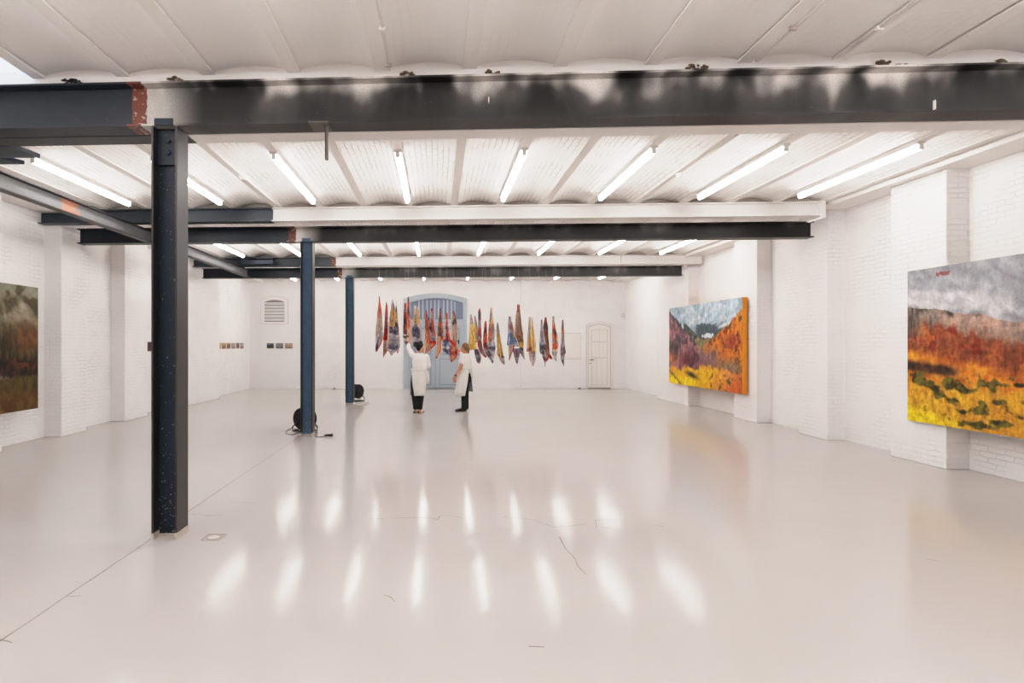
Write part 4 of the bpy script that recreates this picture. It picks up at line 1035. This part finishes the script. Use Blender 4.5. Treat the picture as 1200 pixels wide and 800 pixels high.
def head(mb, c, face, s=1.0):
    """skull, jaw, nose, ears; face: direction looked in"""
    f = Vector(face).normalized(); up = Vector((0,0,1)); rt = f.cross(up).normalized(); up2 = rt.cross(f)
    R = Matrix((rt, f, up2)).transposed(); c = Vector(c)
    mb.ell(c + R @ Vector((0, -.012, .025)), .074*s, .095*s, .092*s, R)
    mb.ell(c + R @ Vector((0, .03, -.045)), .056*s, .062*s, .068*s, R)
    mb.capsule(c + R @ Vector((0, .088, .012)), .010*s, c + R @ Vector((0, .105, -.022)), .014*s, 8)   # nose
    mb.ell(c + R @ Vector((0, .078, .032)), .05*s, .018*s, .012*s, R, 12, 8)                              # brow
    mb.ell(c + R @ Vector((0, .072, -.088)), .022*s, .02*s, .018*s, R, 12, 8)                             # chin
    for q in (-1, 1): mb.ell(c + R @ Vector((q*.077, -.005, -.005)), .010*s, .020*s, .032*s, R, 12, 8)   # ears
    return R
def face_bits(e, c, R, body):
    c = Vector(c)
    for q in (-1, 1):
        mb = MB(); mb.ell(c + R @ Vector((q*.032, .075, .008)), .014, .012, .010, R, 12, 8); ey = build(mb, 'eye', M['eye'], e, smooth=True); ey.location = (0,0,0)
        mb = MB(); mb.ell(c + R @ Vector((q*.032, .085, .008)), .006, .004, .006, R, 10, 6); ir = build(mb, 'iris', M['iris'], ey, smooth=True); ir.location = (0,0,0)
    mb = MB(); mb.ell(c + R @ Vector((0, .092, -.056)), .024, .006, .008, R, 12, 6); o = build(mb, 'mouth', M['lip'], e, smooth=True); o.location = (0,0,0)

def sheet(rows, a0f, a1f, n, name, mat, parent, fold=.012, nf=5, ph=0):
    """open skirt panel: rows of (cx, cy, z, rx, ry); angle 0 faces the camera, positive to the right"""
    vs = []; m = len(rows)
    for j, (cx, cy, z, rx, ry) in enumerate(rows):
        t = j / (m - 1); a0 = a0f(t); a1 = a1f(t)
        for i in range(n + 1):
            u = i / n; a = a0 + (a1 - a0)*u; k = 1 + fold*t*sin(nf*a*2 + ph + t)*2
            vs.append((cx + rx*k*sin(a), cy - ry*k*cos(a), z + .006*sin(3*a + ph)*t))
    fs = [(j*(n+1)+i, j*(n+1)+i+1, (j+1)*(n+1)+i+1, (j+1)*(n+1)+i) for j in range(m-1) for i in range(n)]
    mb = MB(); mb.add(vs, fs); o = build(mb, name, mat, None, smooth=True, norm=False)
    o.parent = parent; o.location = (0,0,0)
    sol = o.modifiers.new('thick', 'SOLIDIFY'); sol.thickness = .004
    return o
def shoe(e, heel, toe, mat, solemat, low=False):
    h = Vector(heel); t = Vector(toe); d = (t - h); ln = d.length; d.normalize(); s = Vector((-d.y, d.x, 0))
    mb = MB()
    for q, w, z, r in ((.0, .032, .045, .036), (.25, .034, .05, .04), (.55, .040, .034, .032), (.8, .042, .026, .026), (.95, .030, .02, .02)):
        mb.ell(h + d*ln*q + Vector((0,0,z)), w if abs(d.y) > abs(d.x) else .045, .045 if abs(d.y) > abs(d.x) else w, r, None, 14, 8)
    o = remeshed(mb, 'shoe', mat, e, .006, 8)
    sm = MB(); pts = []
    for k in range(20):
        a = 2*pi*k/20; q = .5 + .56*cos(a); w = .042*sin(a)*(1 if q > .5 else .85); p = h + d*ln*q + s*w; pts.append((p.x, p.y))
    sm.prism(pts, 'z', .001, .018 if not low else .012); so = build(sm, 'sole', solemat, o); so.location = (0,0,0)
    return o

# ---- woman with dark hair, reaching up to a scarf
w1e = empty('person', (-.43, 13.42, 0)); tag(w1e, 'dark-haired woman seen from behind in white shirt and apron, one arm raised', 'person')
sh_l = Vector((-.155, .02, 1.345)); el_l = Vector((-.262, .17, 1.515)); wr_l = Vector((-.222, .31, 1.70)); 
sh_r = Vector((.165, .02, 1.315)); el_r = Vector((.222, .05, 1.10)); wr_r = Vector((.10, .24, 1.13))
mb = MB()
mb.loft([(.0, 0, .74, .13, .10, 0), (.0, 0, .86, .165, .12, 0), (.01, 0, 1.0, .14, .105, 0), (.01, 0, 1.12, .14, .105, 0), (.01, 0, 1.25, .165, .115, 0), (.01, .01, 1.33, .15, .09, 0), (.015, .01, 1.38, .07, .065, 0)])
mb.capsule((.015, .02, 1.33), .055, (.03, .04, 1.47), .05)
for s, e_, w_ in ((sh_l, el_l, wr_l), (sh_r, el_r, wr_r)):
    mb.capsule((s.x*.5, .01, s.z - .02), .06, s, .05); mb.capsule(s, .05, e_, .038); mb.capsule(e_, .039, w_, .026)
hand(mb, wr_l, (.03, .25, .95), (.6, .7, -.2), (.8, -.5, 0), .25)
hand(mb, wr_r, (-.7, .6, .25), (-.3, -.6, -.5), (.1, .3, .9), .5)
for q, kx, ax_ in ((-1, -.085, -.080), (1, .045, .025)):
    mb.capsule((q*.085, 0, .82), .088, (kx, .02, .46), .058); mb.capsule((kx, .02, .46), .055, (ax_, 0, .10), .036)
    mb.capsule((ax_, -.02, .05), .034, (ax_ + .04, .14, .035), .026)
hc1 = (.03, .045, 1.535); R1 = head(mb, hc1, (.62, .78, -.05))
body = remeshed(mb, 'body', M['skin'], w1e, .0055, 5)
face_bits(w1e, hc1, R1, body)
mb = MB(); c = Vector(hc1)
mb.ell(c + R1 @ Vector((0, -.032, .038)), .083, .092, .092, R1); mb.ell(c + R1 @ Vector((0, -.07, -.02)), .062, .05, .07, R1)
for q in range(16):
    a = 2*pi*q/16; mb.ell(c + R1 @ Vector((.045*cos(a) - .035, -.115 + .02*sin(q*3), .06 + .042*sin(a))), .030, .028, .026, R1, 10, 6)
mb.ell(c + R1 @ Vector((-.04, -.11, .055)), .055, .045, .052, R1); mb.ell(c + R1 @ Vector((.02, -.03, .115)), .05, .05, .03, R1)
remeshed(mb, 'hair', M['hair_dark'], w1e, .007, 3)
mb = MB()
mb.loft([(-.005, 0, .90, .172, .135, 0), (.0, 0, .97, .165, .13, 0), (.01, 0, 1.03, .162, .125, 0), (.01, 0, 1.08, .166, .13, 0), (.01, 0, 1.16, .172, .135, 0), (.01, 0, 1.26, .178, .13, 0), (.01, .005, 1.33, .160, .105, 0), (.012, .008, 1.375, .10, .08, 0), (.015, .012, 1.40, .065, .065, 0)])
for s, e_, w_ in ((sh_l, el_l, wr_l), (sh_r, el_r, wr_r)):
    mb.capsule((s.x*.5, .005, s.z - .03), .085, s, .072); mb.capsule(s, .072, e_, .058); mb.capsule(e_, .058, e_.lerp(w_, .35), .048)
mb.ell((.215, .03, 1.12), .055, .06, .08)
remeshed(mb, 'shirt', M['cotton'], w1e, .008, 6)
rows = [(.0, 0, 1.02, .180, .145), (-.005, 0, .92, .188, .153), (-.012, 0, .80, .190, .162), (-.025, 0, .65, .182, .165), (-.033, 0, .52, .172, .165), (-.038, 0, .42, .165, .162)]
rows = [(x, y, z, rx, ry) for (x, y, z, rx, ry) in rows]
sl = radians(-58)
sheet(rows, lambda t: sl + radians(2) + radians(30)*ss(.2, 1, t), lambda t: radians(125), 40, 'apron_skirt', M['apron'], w1e, .010, 3, 1)
sheet(rows, lambda t: radians(128), lambda t: radians(302) - radians(46)*ss(.1, 1, t), 40, 'apron_skirt', M['apron'], w1e, .012, 3, 2)
mb = MB(); n = 40
mb.tube([(.0 + .188*sin(2*pi*k/n), -.146*cos(2*pi*k/n), 1.025 + .006*sin(4*pi*k/n)) for k in range(n)], .014, 8, closed=True)
mb.tube(curve([(.165, -.09, 1.02), (.195, -.12, .93), (.20, -.13, .80), (.205, -.135, .70)]), .012, 6); mb.tube(curve([(.165, -.09, 1.02), (.21, -.10, .95), (.225, -.11, .84), (.22, -.12, .76)]), .011, 6)
ap = build(mb, 'apron_tie', M['cotton'], None, smooth=True); ap.parent = w1e
mb = MB()
mb.loft([(-.02, 0, .72, .15, .125, 0), (-.012, 0, .86, .166, .13, 0), (-.0, 0, 1.0, .15, .12, 0)])
for q, kx, ax_ in ((-1, -.098, -.075), (1, .035, .012)):
    mb.capsule((q*.07 - .015, 0, .82), .098, (kx, .01, .46), .084); mb.capsule((kx, .01, .46), .084, (ax_, 0, .19), .074); mb.loft([(ax_, 0, .10, .066, .072, 0), (ax_, 0, .22, .074, .08, 0)], 18)
remeshed(mb, 'trousers', M['trouser'], w1e, .009, 5)
shoe(w1e, (-.11, -.05, 0), (.02, .14, 0), M['shoe_brown'], M['sole']); shoe(w1e, (.0, .0, 0), (.10, .19, 0), M['shoe_brown'], M['sole'])

# ---- fair-haired woman in profile, facing left
w2e = empty('person', (.574, 13.95, 0)); tag(w2e, 'fair-haired woman with ponytail in white tunic, facing left', 'person')
sh_n = Vector((.015, -.13, 1.305)); el_n = Vector((-.03, -.17, 1.055)); wr_n = Vector((-.155, -.14, .845))
sh_f = Vector((.075, .15, 1.32)); el_f = Vector((-.03, .40, 1.43)); wr_f = Vector((-.13, .53, 1.555))
mb = MB(); tw = radians(-20)
mb.loft([(.09, 0, .72, .11, .14, tw), (.09, 0, .85, .125, .165, tw), (.085, 0, .98, .11, .145, tw), (.085, 0, 1.1, .115, .14, tw), (.08, 0, 1.22, .125, .165, tw), (.085, .01, 1.31, .10, .15, tw), (.09, .01, 1.36, .065, .07, tw)])
mb.capsule((.09, .01, 1.32), .055, (.085, .015, 1.45), .05)
for s, e_, w_ in ((sh_n, el_n, wr_n), (sh_f, el_f, wr_f)):
    mb.capsule(Vector((.08, .0, 1.29)).lerp(s, .5), .06, s, .05); mb.capsule(s, .052, e_, .042); mb.capsule(e_, .043, w_, .027)
hand(mb, wr_n, (-.12, .02, -.95), (.2, .9, 0), (-.9, .2, 0), .3)
hand(mb, wr_f, (-.45, .55, .7), (-.2, .6, -.7), (.7, .3, .3), .3)
for y_, kx, ax_ in ((-.08, .06, .05), (.08, .08, .07)):
    mb.capsule((.09, y_, .80), .09, (kx, y_, .44), .058); mb.capsule((kx, y_, .44), .056, (ax_, y_, .09), .036); mb.capsule((ax_ + .02, y_, .045), .032, (ax_ - .13, y_ + .03, .03), .024)
hc2 = (.07, .02, 1.515); R2 = head(mb, hc2, (-.72, .68, .03))
body = remeshed(mb, 'body', M['skin2'], w2e, .0055, 5)
face_bits(w2e, hc2, R2, body)
mb = MB(); c = Vector(hc2)
mb.ell(c + R2 @ Vector((0, -.030, .036)), .082, .092, .090, R2); mb.ell(c + R2 @ Vector((0, -.075, -.01)), .055, .045, .06, R2)
mb.ell(c + R2 @ Vector((0, -.115, .0)), .034, .03, .036, R2, 12, 8)
for q in range(3): mb.capsule(c + R2 @ Vector(((q-1)*.012, -.12, -.01)), .024, c + R2 @ Vector(((q-1)*.018, -.125, -.115)), .012, 8)
remeshed(mb, 'hair', M['hair_fair'], w2e, .007, 3)
mb = MB()
mb.loft([(.085, 0, .92, .155, .19, tw), (.085, 0, 1.02, .148, .18, tw), (.085, 0, 1.12, .152, .182, tw), (.08, 0, 1.22, .155, .19, tw), (.085, .005, 1.31, .125, .165, tw), (.09, .01, 1.36, .085, .09, tw), (.09, .01, 1.385, .065, .065, tw)])
for s, e_ in ((sh_n, el_n), (sh_f, el_f)):
    mb.capsule(Vector((.08, .0, 1.27)).lerp(s, .5), .085, s, .072); mb.capsule(s, .072, s.lerp(e_, .52), .064)
remeshed(mb, 'shirt', M['cotton'], w2e, .008, 6)
rows = [(.085, 0, 1.04, .158, .188), (.08, 0, .92, .170, .20), (.065, 0, .78, .178, .205), (.05, 0, .62, .185, .21), (.03, 0, .48, .19, .21), (.02, 0, .375, .19, .205)]
sl = radians(32)
sheet(rows, lambda t: sl - radians(2) - radians(13)*ss(.15, 1, t) , lambda t: radians(-175), 44, 'apron_skirt', M['apron'], w2e, .008, 3, 0)
rows2 = [(.085, 0, 1.04, .158, .188), (.09, 0, .92, .168, .19), (.10, .02, .78, .165, .18), (.115, .03, .62, .15, .17), (.125, .04, .45, .14, .16)]
sheet(rows2, lambda t: sl + radians(3) + radians(44)*ss(.1, 1, t), lambda t: radians(180), 30, 'apron_skirt', M['apron'], w2e, .010, 3, 1)
mb = MB(); n = 40
mb.tube([(.085 + .156*sin(2*pi*k/n), -.187*cos(2*pi*k/n), 1.035) for k in range(n)], .013, 8, closed=True); ap = build(mb, 'apron_tie', M['cotton'], None, smooth=True); ap.parent = w2e
mb = MB(); mb.loft([(.09, 0, .70, .13, .16, 0), (.09, 0, .85, .142, .172, 0), (.09, 0, .98, .125, .15, 0)])
for y_, kx, ax_ in ((-.08, .07, .075), (.08, .085, .09)):
    mb.capsule((.09, y_, .80), .108, (kx, y_, .44), .090); mb.capsule((kx, y_, .44), .090, (ax_, y_, .17), .086); mb.loft([(ax_, y_, .055, .088, .08, 0), (ax_, y_, .2, .086, .085, 0)], 18)
remeshed(mb, 'trousers', M['trouser'], w2e, .009, 5)
shoe(w2e, (.08, -.085, 0), (-.135, -.06, 0), M['shoe_black'], M['shoe_black'], True); shoe(w2e, (.09, .085, 0), (-.10, .12, 0), M['shoe_black'], M['shoe_black'], True)
mb = MB(); dv = (wr_n - el_n).normalized(); mb.disc(wr_n - dv*.02, .024, .034, dv, .03, 20); wt = build(mb, 'wristwatch', M['black'], None); wt.parent = w2e

# ------------------------------------------------------------------ light, world, camera
wd = bpy.data.worlds.new('World'); S.world = wd; wd.use_nodes = True
bg = wd.node_tree.nodes['Background']; bg.inputs[0].default_value = (.72, .84, 1.0, 1); bg.inputs[1].default_value = 7.0
cam = bpy.data.cameras.new('Camera'); co = bpy.data.objects.new('Camera', cam); COL.objects.link(co)
co.location = (0, 0, H); co.rotation_euler = (pi/2, 0, 0)
cam.sensor_width = 36; cam.sensor_fit = 'HORIZONTAL'; cam.lens = F / 1200 * 36
cam.shift_x = (600 - VX) / 1200; cam.shift_y = (VY - 400) / 1200; cam.clip_start = .05; cam.clip_end = 100
S.camera = co
S.view_settings.view_transform = 'Standard'; S.view_settings.look = 'None'; S.view_settings.exposure = 0.0; S.view_settings.gamma = 1.0
vs_ = S.view_settings; vs_.use_curve_mapping = True; cm = vs_.curve_mapping
cm.use_clip = False; cm.extend = 'EXTRAPOLATED'
cc_ = cm.curves[3]
cc_.points[0].location = (0, 0); cc_.points[1].location = (1.8, 1.0)
for p_ in ((.03, .03), (.15, .19), (.39, .535), (.60, .755), (.80, .85), (1.0, .90)): cc_.points.new(*p_)
cm.update()
S.cycles.max_bounces = 10; S.cycles.diffuse_bounces = 7; S.cycles.glossy_bounces = 4; S.cycles.use_denoising = True; S.cycles.sample_clamp_indirect = 8
